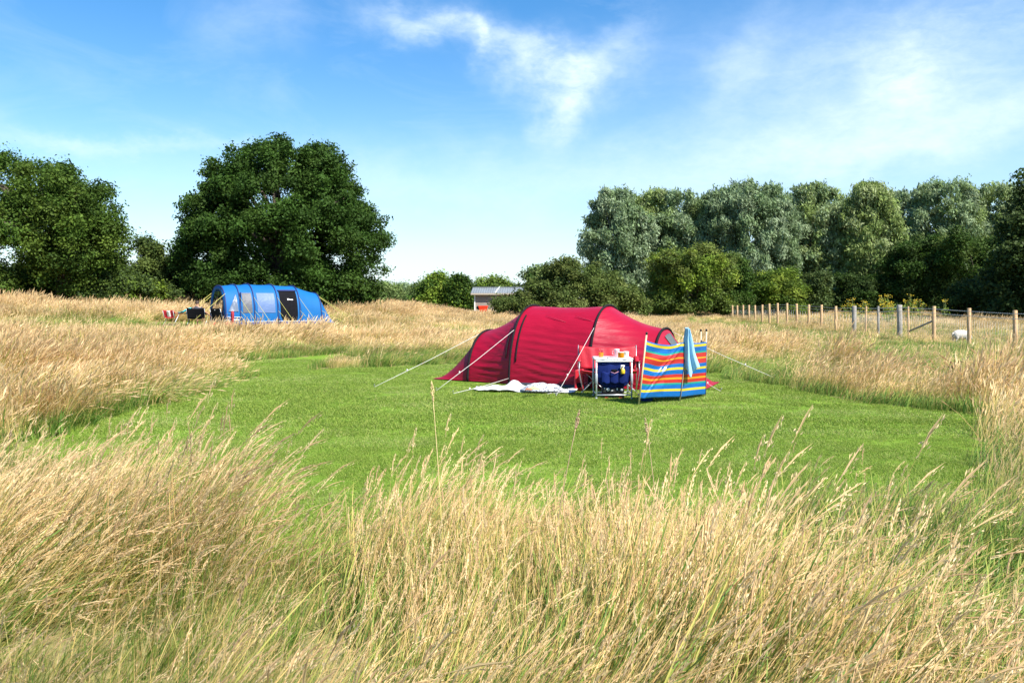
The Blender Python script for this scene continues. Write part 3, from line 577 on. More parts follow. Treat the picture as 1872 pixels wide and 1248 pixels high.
wk = dict(droop=.75, aspect=3.0, squash=1.35, fill=.40)
for i, (lab, rows, Y, ncl, nl, cols) in enumerate([
    ('first grey green willow at the open end of the row', [(350, 1108, 1140), (366, 1092, 1160), (400, 1080, 1185), (450, 1068, 1200), (500, 1066, 1205), (565, 1070, 1205)], 84, 85, 34000, WIL),
    ('bright green willow between the end willow and the round bush', [(352, 1184, 1206), (368, 1160, 1215), (400, 1150, 1230), (460, 1150, 1235), (565, 1150, 1235)], 88, 55, 24000, WILY),
    ('twin topped willow rising straight above the rounded yellow bush', [(352, 1236, 1275), (370, 1212, 1296), (400, 1205, 1305), (460, 1200, 1310), (565, 1200, 1310)], 85, 62, 27000, WIL + WILY[:1]),
    ('widest silvery blue willow of the row', [(338, 1345, 1380), (352, 1318, 1420), (380, 1292, 1440), (430, 1285, 1456), (490, 1290, 1455), (565, 1295, 1450)], 82, 110, 46000, WIL),
    ('tall willow with a pointed top behind the narrow shrub', [(336, 1482, 1502), (352, 1460, 1520), (390, 1448, 1540), (450, 1440, 1556), (510, 1445, 1560), (565, 1450, 1555)], 84, 75, 32000, WIL + WILY),
    ('pale drooping willow with yellowish hanging sprays', [(338, 1575, 1598), (356, 1558, 1622), (400, 1545, 1640), (450, 1540, 1650), (505, 1545, 1645), (565, 1550, 1640)], 81, 85, 36000, WILY),
    ('short grey willow top beyond the pale drooping one', [(352, 1640, 1665), (372, 1625, 1690), (430, 1615, 1700), (565, 1615, 1700)], 92, 55, 22000, WIL),
    ('high rounded willow above the dark shrubs', [(328, 1718, 1745), (345, 1690, 1770), (380, 1670, 1790), (440, 1665, 1800), (565, 1665, 1800)], 88, 85, 34000, WIL + WILY[:1]),
    ('light green willow beside the dark shaded tree', [(340, 1795, 1850), (355, 1765, 1870), (400, 1750, 1890), (460, 1745, 1900), (565, 1745, 1900)], 90, 75, 30000, WILY + WIL),
    ('willow filling the gap behind the twin topped and widest ones', [(356, 1270, 1320), (375, 1240, 1350), (565, 1235, 1360)], 96, 60, 22000, WIL),
    ('willow filling the gap behind the pointed topped one', [(358, 1420, 1475), (378, 1395, 1500), (565, 1390, 1505)], 95, 60, 22000, WIL + WILY[:2]),
    ('willow showing between the pointed topped and the drooping one', [(356, 1525, 1565), (376, 1500, 1590), (565, 1495, 1600)], 97, 60, 22000, WILY),
    ('willow mostly hidden by the dark shaded tree', [(335, 1890, 1960), (370, 1865, 1990), (460, 1860, 2010), (565, 1860, 2010)], 91, 50, 18000, WIL)]):
    rows = [(py + 4, a - 9, b + 9) for py, a, b in rows]
    tree('willow_tree', lab, 'tree', rows, Y, int(ncl * 2.1), int(nl * 1.15), .20, .66, cols, 30 + i, trunk=.22, limbs=9, wisps=90, shoots=16, group=WG, bark=M_bark_pale, **wk)
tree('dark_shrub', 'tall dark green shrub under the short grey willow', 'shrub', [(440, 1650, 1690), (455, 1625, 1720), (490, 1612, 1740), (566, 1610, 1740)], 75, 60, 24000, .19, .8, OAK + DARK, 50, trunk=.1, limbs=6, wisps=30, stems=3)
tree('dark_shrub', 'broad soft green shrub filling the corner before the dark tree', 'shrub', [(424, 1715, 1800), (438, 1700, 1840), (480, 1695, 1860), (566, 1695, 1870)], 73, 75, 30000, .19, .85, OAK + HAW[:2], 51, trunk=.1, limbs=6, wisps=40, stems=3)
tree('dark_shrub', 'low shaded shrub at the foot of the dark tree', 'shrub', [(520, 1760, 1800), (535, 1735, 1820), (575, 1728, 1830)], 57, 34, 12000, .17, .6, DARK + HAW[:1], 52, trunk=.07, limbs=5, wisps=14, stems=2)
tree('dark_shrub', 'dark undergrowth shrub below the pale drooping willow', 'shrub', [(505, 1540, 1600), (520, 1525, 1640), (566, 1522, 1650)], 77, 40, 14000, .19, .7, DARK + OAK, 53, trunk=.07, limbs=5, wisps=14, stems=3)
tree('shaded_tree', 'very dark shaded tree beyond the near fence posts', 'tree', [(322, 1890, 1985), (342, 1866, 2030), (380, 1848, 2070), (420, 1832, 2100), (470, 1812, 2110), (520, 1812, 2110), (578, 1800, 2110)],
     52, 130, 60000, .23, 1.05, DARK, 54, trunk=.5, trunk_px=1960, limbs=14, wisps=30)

# ------------------------------------------------------------------ materials of the things
M_red = mat('red_nylon', (.31, .0025, .022), .46, spec=.3, var=.06, vscale=3, bump=(3.2, .9, (.8, .8, 5.0)), trans=.08)
M_redside = mat('red_nylon_panel', (.32, .004, .022), .5, spec=.4, var=.08, vscale=2, bump=(4, .5, (1, 1, 2.5)), trans=.14)
M_sleeve = mat('dark_pole_sleeve', (.014, .011, .013), .85, spec=.15, var=.2, vscale=20)
M_greyband = mat('grey_mesh_band', (.075, .085, .085), .7, var=.15, vscale=14)
M_vent = mat('vent_nylon', (.42, .02, .06), .5, spec=.3)
M_white_rope = mat('white_cord', (.62, .60, .55), .7)
M_yel_rope = mat('yellow_cord', (.46, .43, .10), .7)
M_peg = mat('steel_peg', (.45, .45, .45), .4, metal=.8)
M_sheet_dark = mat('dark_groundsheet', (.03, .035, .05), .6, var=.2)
M_blue = mat('blue_polyester', (.004, .112, .33), .65, spec=.25, var=.06, vscale=2.5, bump=(2.4, .35, (1, 1, 2.0)), trans=.08)
M_bluedark = mat('navy_polyester', (.012, .026, .13), .7, var=.15)
M_skirt = mat('indigo_skirt', (.045, .055, .20), .7, var=.25, vscale=6)
M_black = mat('black_fabric', (.007, .007, .009), .9, spec=.1, var=.25, vscale=12)
M_charcoal = mat('charcoal_fabric', (.016, .018, .020), .9, spec=.1, var=.25, vscale=12)
M_steel = mat('grey_steel_tube', (.42, .43, .44), .35, metal=.7)
M_alu = mat('pale_alloy', (.62, .65, .67), .35, metal=.35, var=.05)
M_wht = mat('white_plastic', (.80, .80, .77), .35, var=.03)
M_greyp = mat('grey_plastic', (.33, .35, .37), .5)
M_navy = mat('blue_canvas', (.004, .013, .095), .8, spec=.15, var=.18, vscale=9, bump=(9, .5, (1, 1, .5)))
M_chair = mat('red_chair_fabric', (.40, .005, .018), .6, var=.06, vscale=7, bump=(7, .5, (1, 1, 1)))
M_chair_mesh = mat('dark_red_mesh', (.14, .012, .018), .8)
M_wood = mat('pale_wood', (.60, .45, .27), .7, var=.15, vscale=9)
M_postw = mat('new_timber', (.52, .33, .165), .8, var=.16, vscale=7, bump=(22, .4, (1, 1, .12)))
M_posto = mat('weathered_timber', (.27, .245, .21), .9, var=.25, vscale=8, bump=(22, .6, (1, 1, .12)))
M_cap = mat('black_rubber', (.012, .012, .012), .6)
M_wire = mat('galvanised_wire', (.42, .43, .42), .45, metal=.5)

def window_mat(name, col, alpha, rough=.15):
    m = bpy.data.materials.new(name); m.use_nodes = True; nt = m.node_tree; N = nt.nodes; L = nt.links
    p = N['Principled BSDF']; p.inputs['Base Color'].default_value = (*col, 1); p.inputs['Roughness'].default_value = rough
    n = N.new('ShaderNodeTexNoise'); n.inputs['Scale'].default_value = 7; n.inputs['Detail'].default_value = 6; tc = N.new('ShaderNodeTexCoord'); L.new(tc.outputs['Object'], n.inputs[0])
    b = N.new('ShaderNodeBump'); b.inputs['Strength'].default_value = .6; b.inputs['Distance'].default_value = .03; L.new(n.outputs['Fac'], b.inputs['Height']); L.new(b.outputs[0], p.inputs['Normal'])
    t = N.new('ShaderNodeBsdfTransparent'); ms = N.new('ShaderNodeMixShader'); ms.inputs[0].default_value = 1 - alpha
    L.new(p.outputs[0], ms.inputs[1]); L.new(t.outputs[0], ms.inputs[2]); L.new(ms.outputs[0], N['Material Output'].inputs[0]); return m

def arch(W, H, n=40, p=2.25, a0=0.0, a1=pi):
    out = []
    for k in range(n + 1):
        a = a0 + (a1 - a0) * k / n; c, s = cos(a), sin(a)
        out.append((-W * math.copysign(abs(c) ** (2 / p), c), H * abs(s) ** (2 / p)))      # from -W (near side) over the top to +W
    return out

# ------------------------------------------------------------------ red tunnel tent
def build_red_tent():
    ang = math.atan2(-.423, .906)
    root = empty('tunnel_tent', (.50, 18.2, tz(.5, 18.2)), ang, 'red tunnel tent with dark pole sleeves and white guy ropes pitched on the lawn', 'tent')
    # local x runs along the tent, local -y is the near side
    r = np.random.RandomState(3)
    WR = .014; A = {'s0': (-1.13, 1.08, 1.10), 'p1': (0, 1.32, 1.68), 'p2': (1.80, 1.32, 1.68), 's1': (3.05, 1.08, 1.20)}
    def sec(a, b, nu, sag, wr, bulge=0.0):
        P = []
        for i in range(nu + 1):
            f = i / nu; x = a[0] + (b[0] - a[0]) * f; g = sin(pi * f)
            W = a[1] + (b[1] - a[1]) * f - sag * .6 * g; H = a[2] + (b[2] - a[2]) * f - sag * g
            row = []
            for k, (y, z) in enumerate(arch(W, H, 130)):
                d = 0
                side = 1 - z / H
                # wrinkles: creases that fall across the lower half of the sides
                ph = z * 40 + x * 5.5 + 7 * vnoise(x * 1.1 + 3, z * 2.2 + 1)
                d += wr * g ** .5 * side ** .8 * (sin(ph) * .62 * vnoise(x * 1.4 + 40, z * 3 + 5) * 1.5 + .9 * (vnoise(x * 1.3 + z * 2 + 9, z * 15 + x * 1.5) - .5))
                d += wr * .7 * g ** .5 * (vnoise(x * 2.5 + 20, (k / 130) * 16 + x * 2) - .5)
                nrm = Vector((0, y / W ** 2, z / H ** 2)).normalized(); row.append((x, y + nrm.y * d, max(z + nrm.z * d, .03)))
            P.append(row)
        return P
    body = sec(A['p1'], A['p2'], 44, .030, .020)
    MB().grid(body).build('tent_body', M_red, root)
    for a, b in (('s0', 'p1'), ('p2', 's1')):
        MB().grid(sec(A[a], A[b], 34, .085, .018)).build('vestibule', M_red, root)
    for key, xe, we in (('s0', -2.12, .98), ('s1', 4.0, 1.0)):                    # end panels down to the ground
        x0, W, H = A[key]; ar = arch(W, H, 48); P = []
        for i in range(15):
            f = i / 14; row = []
            for k, (y, z) in enumerate(ar):
                ye = -we + 2 * we * k / 48; zz = z * (1 - f); sag = -.06 * sin(pi * f) * (z / H)
                row.append((x0 + (xe - x0) * (f * (1 - .0 * z)) , y + (ye - y) * f, max(zz + sag + .012 * sin(pi * f) * (vnoise(k * .35, f * 4 + x0) - .5) * 2, .03)))
            P.append(row)
        MB().grid(P).build('end_panel', M_redside, root)
        if key == 's1':                                                            # grey mesh band on the end panel
            Q = []
            for i in range(1, 12):
                f = i / 14
                Q.append([Vector(P[i][k]) + Vector((.012, 0, .012)) for k in range(19, 26)])
            MB().grid(Q).build('mesh_band', M_greyband, root, thick=.003)
    for key in ('s0', 'p1', 'p2', 's1'):
        x0, W, H = A[key]; pts = [(x0, y * 1.012, z * 1.012 + .005) for y, z in arch(W, H, 48)]
        MB().tube(pts, .024 if key[0] == 'p' else .028, 8).build('pole_sleeve', M_sleeve, root)
    # zip line beside the first pole, vents, dark sod strip
    pts = [(.13, y * 1.006, z * 1.006) for y, z in arch(1.32, 1.68, 48)[4:17]]; MB().tube(pts, .017, 6).build('zip', M_sleeve, root)
    pts = [(-.13, y * 1.0, z * .97) for y, z in arch(1.30, 1.62, 48)[5:14]]; MB().tube(pts, .013, 6).build('zip', M_sleeve, root)
    for x0 in (.60, 1.28):                                                         # shut vent folds high on the side
        a0 = arch(1.32, 1.68, 48); p = a0[16]; q = a0[14]
        MB().tube([(x0, p[0] - .012, p[1] + .0), (x0 + .25, p[0] * .5 + q[0] * .5 - .016, (p[1] + q[1]) / 2), (x0 + .52, q[0] - .004, q[1] - .02)], [.004, .008, .003], 6).build('vent_fold', M_vent, root)
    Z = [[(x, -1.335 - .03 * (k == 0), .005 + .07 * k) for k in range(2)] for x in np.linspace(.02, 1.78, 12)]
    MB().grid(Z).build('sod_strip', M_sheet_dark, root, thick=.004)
    # guy ropes given as local start, world peg on the ground
    M = root.matrix_basis.copy(); M = Matrix.Translation(root.location) @ Matrix.Rotation(ang, 4, 'Z'); Mi = M.inverted()
    def loc_peg(px, py):
        X, Y = gp(px, py); return Mi @ Vector((X, Y, .02))
    def on(key, k): x0, W, H = A[key]; y, z = arch(W, H, 48)[k]; return Vector((x0, y * 1.02, z * 1.02))
    ropes = [(on('p1', 11), loc_peg(797, 716)), (on('p2', 12), loc_peg(1016, 726)), (on('s0', 20), loc_peg(684, 709)), (on('p1', 1), loc_peg(828, 721)),
             (on('p2', 1), loc_peg(1000, 722)), (on('s1', 30), Vector((4.9, 1.75, .5))), (on('s1', 44), Vector((4.75, .3, .02))), (on('p1', 37), Vector((-.3, 3.0, .05))), (on('p2', 37), Vector((2.1, 3.0, .05)))]
    for k, (a, b) in enumerate(ropes):
        if k == 5: b = loc_peg(1415, 700); b.z = .12
        if k == 6: b = loc_peg(1318, 717)
        md = (a + b) / 2; md.z -= .02
        g = MB().tube([a, (a + md) / 2, md, (md + b) / 2, b], .0046, 6); g.box(a.lerp(b, .72), (.02, .02, .055)); rp = g.build('guy_rope', M_white_rope, root)
        MB().tube([b + Vector((0, 0, -.06)), b + Vector((.0, .0, .05)), b + Vector((.02, 0, .06))], .008, 6).build('tent_peg', M_peg, rp)
build_red_tent()

# ------------------------------------------------------------------ ground cloth and blanket in front of the red tent
def build_sheets():
    X, Y = gp(960, 715)
    c = empty('ground_cloth', (X, Y, .0), -.18, 'crumpled white ground cloth spread on the lawn before the red tent', 'ground cloth')
    nu, nv = 60, 26; P = []
    for i in range(nu + 1):
        row = []
        for j in range(nv + 1):
            u = i / nu * 2 - 1; v = j / nv * 2 - 1
            x = u * 1.02 + .05 * vnoise(v * 2, 4); y = v * .42 * (1 - .25 * u * u) + .08 * (vnoise(u * 3 + 5, 2) - .5) - .05 * u
            z = .030 + .13 * max(0, fbm(x * 3.0 + 3, y * 5 + 7) - .42) + .12 * math.exp(-((x + .28) ** 2 + (y - .30) ** 2) / .02) + .05 * abs(vnoise(x * 6, y * 9) - .5) * (abs(v) < .9)
            row.append((x, y, z))
        P.append(row)
    MB().grid(P).build('cloth', mat('white_canvas', (.56, .56, .55), .85, var=.12, vscale=4), c, thick=.006)
    X, Y = gp(992, 718)
    m = bpy.data.materials.new('speckled_wool'); m.use_nodes = True; nt = m.node_tree; N = nt.nodes; L = nt.links; p = N['Principled BSDF']; p.inputs['Roughness'].default_value = .9
    v = N.new('ShaderNodeTexVoronoi'); v.inputs['Scale'].default_value = 62; tc = N.new('ShaderNodeTexCoord'); L.new(tc.outputs['Object'], v.inputs['Vector'])
    cr = N.new('ShaderNodeValToRGB'); cr.color_ramp.interpolation = 'CONSTANT'; e = cr.color_ramp.elements; e[0].color = (.48, .49, .51, 1); e[1].position = .62; e[1].color = (.07, .08, .11, 1)
    L.new(v.outputs['Color'], cr.inputs[0]); L.new(cr.outputs[0], p.inputs['Base Color'])
    P = []
    for i in range(37):
        row = []
        for j in range(19):
            a = i / 36 * 2 - 1; b = j / 18 * 2 - 1
            x = a * .44 * math.sqrt(1 - .35 * b * b); y = b * .30 * math.sqrt(1 - .45 * a * a)
            row.append((x, y, .03 + .11 * (1 - max(abs(a), abs(b)) ** 3) * (.6 + .8 * vnoise(a * 3 + 2, b * 3 + 6)) ))
        P.append(row)
    o = MB().grid(P).build('blanket', m, loc=(X, Y, .03), thick=.01); tag(o, 'black and white speckled blanket bunched on the white ground cloth', 'blanket')
    for nm, px, py, col, lab, sx in (('folded_cloth', 977, 711, (.62, .66, .22), 'small lime yellow cloth lying on the speckled blanket', .10), ('crumpled_bag', 966, 713, (.40, .14, .07), 'small reddish brown crumpled bag beside the lime cloth', .06)):
        X, Y = gp(px, py, .15); P = [[(a * sx, b * sx * .6, .035 * (1 - a * a) * (1 - b * b) + .02 * vnoise(a * 3 + px, b * 3) + .0) for b in np.linspace(-1, 1, 9)] for a in np.linspace(-1, 1, 13)]
        o = MB().grid(P).build(nm, mat(nm, col, .7, var=.1), loc=(X, Y, .145), thick=.012); tag(o, lab, 'cloth' if nm[0] == 'f' else 'bag')
build_sheets()

# ------------------------------------------------------------------ double camp chair
def build_red_chair():
    X, Y = gp(1112, 713); Y = 15.75; X = (1112 - CX) / F * Y
    c = empty('camp_chair', (X, Y, 0), -.05, 'wide red folding camp chair behind the white camp table', 'chair')
    W = .56
    P = []                                                                      # back: slung between the two uprights
    for i in range(31):
        u = i / 30 * 2 - 1; row = []
        for j in range(13):
            v = j / 12; top = .90 - .045 * (1 - u * u) ; z = .45 + (top - .45) * v
            row.append((u * (W + .02 * v), .20 + .12 * v - .07 * (1 - u * u) * (1 - .4 * v) + .006 * sin(u * 17 + v * 3), z))
        P.append(row)
    MB().grid(P).build('backrest', M_chair, c, thick=.012)
    P = [[(u * .54, -.25 + .47 * v, .43 - .05 * (1 - u * u) - .05 * sin(pi * v) + .02 * (v < .1)) for v in np.linspace(0, 1, 12)] for u in np.linspace(-1, 1, 25)]
    MB().grid(P).build('seat', M_chair, c, thick=.014)
    for s in (-1, 1):
        MB().tube([(s * .58, .31, .91), (s * .575, .22, .02)], .0105, 8).build('leg', M_steel, c)
        MB().tube([(s * .57, .24, .0), (s * .02, -.24, .43)], .0095, 8).build('leg', M_steel, c)
        MB().tube([(s * .56, -.28, .0), (s * .06, .20, .43)], .0095, 8).build('leg', M_steel, c)
        MB().tube([(s * .50, -.30, .0), (s * .585, -.27, .43), (s * .575, -.24, .63)], .0105, 8).build('leg', M_steel, c)
        MB().tube([(s * .03, -.25, .01), (s * .52, .2, .43)], .0095, 8).build('leg', M_steel, c)
        P = [[(s * .575 + s * w_, y, z + .003 * sin(y * 20)) for w_ in (-.04, 0, .04)] for y, z in [(-.27, .63), (-.15, .615), (0, .60), (.14, .62), (.26, .70)]]
        MB().grid(P).build('armrest', M_chair, c, thick=.012)
        MB().tube([(s * .575, -.27, .62), (s * .60, -.20, .60), (s * .6, -.12, .5), (s * .57, 0, .44)], .007, 6).build('arm_strut', M_alu, c)
    MB().lathe([(.03, .0), (.042, .0), (.046, .11), (.042, .11), (.038, .01)], (.575, -.17, .50), 14).build('cup_holder', M_chair_mesh, c)
    # hanging side pocket
    P = [[(-.66 + .16 * u, -.10 + .05 * sin(pi * u), .46 - .42 * v) for v in np.linspace(0, 1, 10)] for u in np.linspace(0, 1, 8)]
    pk = MB().grid(P).build('side_pocket', M_chair, c, thick=.03)
    MB().lathe([(.0, 0), (.045, 0), (.052, .012), (.0, .014)], n=16, M=Matrix.Rotation(R(90), 4, 'X'), c=(-.58, -.075, .14)).build('pocket_badge', M_black, pk)
build_red_chair()

# ------------------------------------------------------------------ camp kitchen table and what stands on it
TY = 14.62; TX = (1122.5 - CX) / F * TY; TH = .755
def build_table():
    t = empty('camp_table', (TX, TY, 0), .02, 'white topped folding camp table with alloy legs on the lawn', 'table')
    MB().box((0, .23, TH - .025), (.71, .50, .05), bev=.02).build('table_top', M_wht, t, angle=40)
    MB().box((0, -.02, TH - .058), (.68, .012, .026), bev=.004).build('front_rail', M_wht, t, angle=40)
    for s in (-1, 1):
        MB().box((s * .20, -.028, TH - .03), (.06, .012, .010), bev=.003).build('catch', M_greyp, t)
        for y in (.0, .44):
            L_ = MB(); L_.tube([(s * .325, y, 0), (s * .325, y, TH - .045)], .0155, 10); leg = L_.build('leg', M_alu, t)
            MB().box((s * .325, y, .37), (.044, .044, .20), bev=.008).build('sleeve', M_greyp, leg)
            MB().lathe([(.022, 0), (.022, .02), (.017, .03)], (s * .325, y, 0), 10).build('rubber_foot', M_greyp, leg)
        MB().tube([(s * .325, 0, .10), (s * .325, .44, .10)], .010, 8).build('stretcher', M_alu, t)
    for y in (.0, .44):
        MB().tube([(-.325, y, .075), (.325, y, .075)], .010, 8).build('stretcher', M_alu, t)
    # hanging blue organiser: bellied front with three pockets
    o = empty('organiser', (TX, TY, 0), .02, 'dark blue hanging organiser with pockets slung under the white table top', 'organiser')
    P = []
    for i in range(37):
        u = i / 36 * 2 - 1; row = []
        bot = .20 + .13 * abs(u) ** 3.5
        for j in range(19):
            v = j / 18; z = .69 + (bot - .69) * v; row.append((u * .30 * (1 - .0 * v), .03 - .05 * sin(pi * min(v, 1)) * (1 - u * u) + .008 * sin(u * 9 + v * 5), z))
        P.append(row)
    MB().grid(P).build('back_panel', M_navy, o, thick=.006)
    for k, (xa, xb) in enumerate(((-.235, -.085), (-.075, .075), (.085, .24))):
        P = [[(xa + (xb - xa) * u, -.030 - .020 * sin(pi * u) - .008 * v, .50 - .21 * v + .012 * sin(u * 7 + k)) for v in np.linspace(0, 1, 8)] for u in np.linspace(0, 1, 11)]
        MB().grid(P).build('pocket', M_navy, o, thick=.006)
    MB().tube([(-.07, -.075, .505), (0, -.085, .478), (.07, -.075, .512)], .005, 6).build('pocket_trim', mat('pink_trim', (.55, .25, .25), .7), o)
    MB().box((0, -.035, .525), (.11, .03, .05), bev=.01).build('dark_opening', M_black, o)
    # things standing on the table
    def cup(name, x, y, r0, r1, h, m, lab, handle=None, cat='cup', rim=None):
        z = TH + .001; e = empty(name, (TX + x, TY + y, z), 0, lab, cat)
        MB().lathe([(.0, 0), (r0, 0), (r0 + .002, .004), (r1, h), (r1 - .004, h), (r0 - .003, .008), (0, .008)], n=24).build('body', m, e, angle=40)
        if rim: MB().lathe([(r1 - .002, h - .004), (r1 + .004, h), (r1 - .002, h + .004), (r1 - .006, h)], n=24).build('rim', rim, e)
        if handle: MB().tube([(handle * r1 * .95, 0, h * .85), (handle * (r1 + .028), 0, h * .8), (handle * (r1 + .028), 0, h * .4), (handle * r1 * .9, 0, h * .3)], .006, 8).build('handle', m, e)
        return e
    M_or = mat('orange_plastic', (.85, .22, .01), .35); M_ot = mat('orange_tin', (.72, .26, .01), .3, metal=.2, var=.08)
    M_pk = mat('pink_plastic', (.80, .42, .46), .35); M_mi = mat('pale_mint_plastic', (.66, .82, .78), .35)
    cup('cup', -.215, .20, .037, .047, .085, M_or, 'plain orange cup at the chair side of the white table')
    e = cup('jug', .085, .26, .040, .052, .135, M_pk, 'tall pale pink jug with handle on the white table', handle=-1)
    MB().lathe([(.052, .135), (.05, .145), (.0, .15)], n=24).build('lid', M_wht, e)
    cup('pot', .135, .05, .056, .058, .10, M_ot, 'wide orange pot at the front edge of the white table', cat='pot', rim=M_wht)
    cup('cup', .245, .14, .036, .050, .105, M_mi, 'pale mint beaker near the windbreak end of the white table', rim=M_wht)
    e = empty('tool_rest', (TX - .215, TY + .26, TH), 0, 'dark red utensils standing behind the plain orange cup', 'utensils')
    MB().lathe([(.0, 0), (.034, 0), (.042, .07), (.038, .07), (.0, .01)], n=18).build('holder', mat('dark_red_plastic', (.33, .02, .02), .4), e)
    for a in (-.02, .012, .025): MB().tube([(a * .5, 0, .03), (a * 1.8, 0, .16)], .006, 6).build('handle', mat('deep_red_plastic', (.33, .015, .03), .4), e)
    k = empty('placemat', (TX - .085, TY + .08, TH + .002), .3, 'black and white patterned leaflet lying on the white table', 'leaflet')
    MB().box((0, 0, .003), (.13, .16, .004)).build('sheet', M_black, k, smooth_=False)
    MB().box((.01, -.02, .007), (.06, .04, .003)).build('print', M_wht, k, smooth_=False); MB().box((-.03, .045, .007), (.04, .015, .003)).build('print', M_wht, k, smooth_=False)
    # spray bottle in the pocket
    s = empty('spray_bottle', (TX + .155, TY - .052, .47), 0, 'yellow spray bottle with a white trigger head in the blue organiser', 'bottle')
    MB().lathe([(0, 0), (.036, 0), (.04, .01), (.04, .06), (.032, .085), (.014, .10), (.014, .115), (0, .115)], n=20).build('bottle', mat('yellow_liquid', (.72, .48, .03), .25), s)
    h = MB(); h.box((-.004, 0, .143), (.075, .026, .032), bev=.008); h.box((.012, 0, .122), (.026, .026, .03), bev=.004); h.build('trigger_head', M_wht, s, angle=40)
    MB().box((-.034, 0, .115), (.010, .016, .055), rot=Matrix.Rotation(R(22), 3, 'Y'), bev=.003).build('trigger', M_wht, s)
    # black case under the table
    c = empty('power_pack', (TX - .01, TY + .13, 0), .03, 'black power pack with a white dial on the grass under the camp table', 'power pack')
    MB().box((0, 0, .165), (.41, .20, .12), bev=.02).build('body', M_cap, c, angle=40)
    MB().box((0, 0, .055), (.40, .22, .09), bev=.015).build('base', mat('dark_plastic', (.02, .02, .022), .4), c, angle=40)
    MB().tube([(-.15, 0, .22), (-.11, 0, .265), (.11, 0, .265), (.15, 0, .22)], .013, 8).build('handle', M_cap, c)
    MB().lathe([(0, 0), (.030, 0), (.030, .012), (.0, .012)], n=20, M=Matrix.Rotation(R(90), 4, 'X'), c=(-.10, -.101, .175)).build('dial', M_wht, c)
    MB().lathe([(0, 0), (.008, 0), (.008, .006), (.0, .006)], n=12, M=Matrix.Rotation(R(90), 4, 'X'), c=(-.10, -.114, .175)).build('dial_hub', M_cap, c)
    MB().lathe([(0, 0), (.026, 0), (.022, .016), (.0, .016)], n=20, M=Matrix.Rotation(R(90), 4, 'X'), c=(.15, -.101, .165)).build('knob', M_greyp, c)
    MB().box((.07, -.103, .18), (.022, .008, .04)).build('switch', M_wht, c, smooth_=False); MB().box((-.03, -.103, .155), (.045, .006, .012)).build('badge', M_wht, c, smooth_=False); MB().box((-.165, -.103, .195), (.018, .006, .018)).build('badge', M_wht, c, smooth_=False)
    for x in (-.13, .13): MB().box((x, -.111, .03), (.06, .006, .018)).build('red_clip', mat('red_plastic', (.5, .03, .02), .5), c, smooth_=False)
build_table()

# ------------------------------------------------------------------ windbreak
def stripe_mat():
    m = bpy.data.materials.new('striped_windbreak'); m.use_nodes = True; nt = m.node_tree; N = nt.nodes; L = nt.links; p = N['Principled BSDF']
    p.inputs['Roughness'].default_value = .22; p.inputs['Specular IOR Level'].default_value = .6
    a = N.new('ShaderNodeAttribute'); a.attribute_name = 'down'
    cr = N.new('ShaderNodeValToRGB'); cr.color_ramp.interpolation = 'CONSTANT'; e = cr.color_ramp.elements
    B = (.006, .125, .40); Yl = (.66, .50, .03); G = (.012, .28, .22); Rd = (.46, .030, .026); O = (.68, .30, .02)
    seq = [(0, B), (.02, Yl), (.07, B), (.155, G), (.19, Rd), (.27, O), (.30, Rd), (.385, B), (.455, Yl), (.50, B), (.58, Rd), (.64, O), (.675, Rd), (.735, G), (.77, B), (.845, Yl), (.89, B)]
    e[0].position = 0; e[0].color = (*seq[0][1], 1); e[1].position = seq[1][0]; e[1].color = (*seq[1][1], 1)
    for t, c in seq[2:]:
        q = e.new(t); q.color = (*c, 1)
    L.new(a.outputs['Fac'], cr.inputs[0]); L.new(cr.outputs[0], p.inputs['Base Color'])
    t = N.new('ShaderNodeBsdfTranslucent'); L.new(cr.outputs[0], t.inputs[0]); ms = N.new('ShaderNodeMixShader'); ms.inputs[0].default_value = .18
    n = N.new('ShaderNodeTexNoise'); n.inputs['Scale'].default_value = 9; n.inputs['Detail'].default_value = 4; tc = N.new('ShaderNodeTexCoord'); L.new(tc.outputs['Object'], n.inputs[0])
    b = N.new('ShaderNodeBump'); b.inputs['Strength'].default_value = .35; b.inputs['Distance'].default_value = .02; L.new(n.outputs['Fac'], b.inputs['Height']); L.new(b.outputs[0], p.inputs['Normal'])
    L.new(p.outputs[0], ms.inputs[1]); L.new(t.outputs[0], ms.inputs[2]); L.new(ms.outputs[0], N['Material Output'].inputs[0]); return m
WB = {}
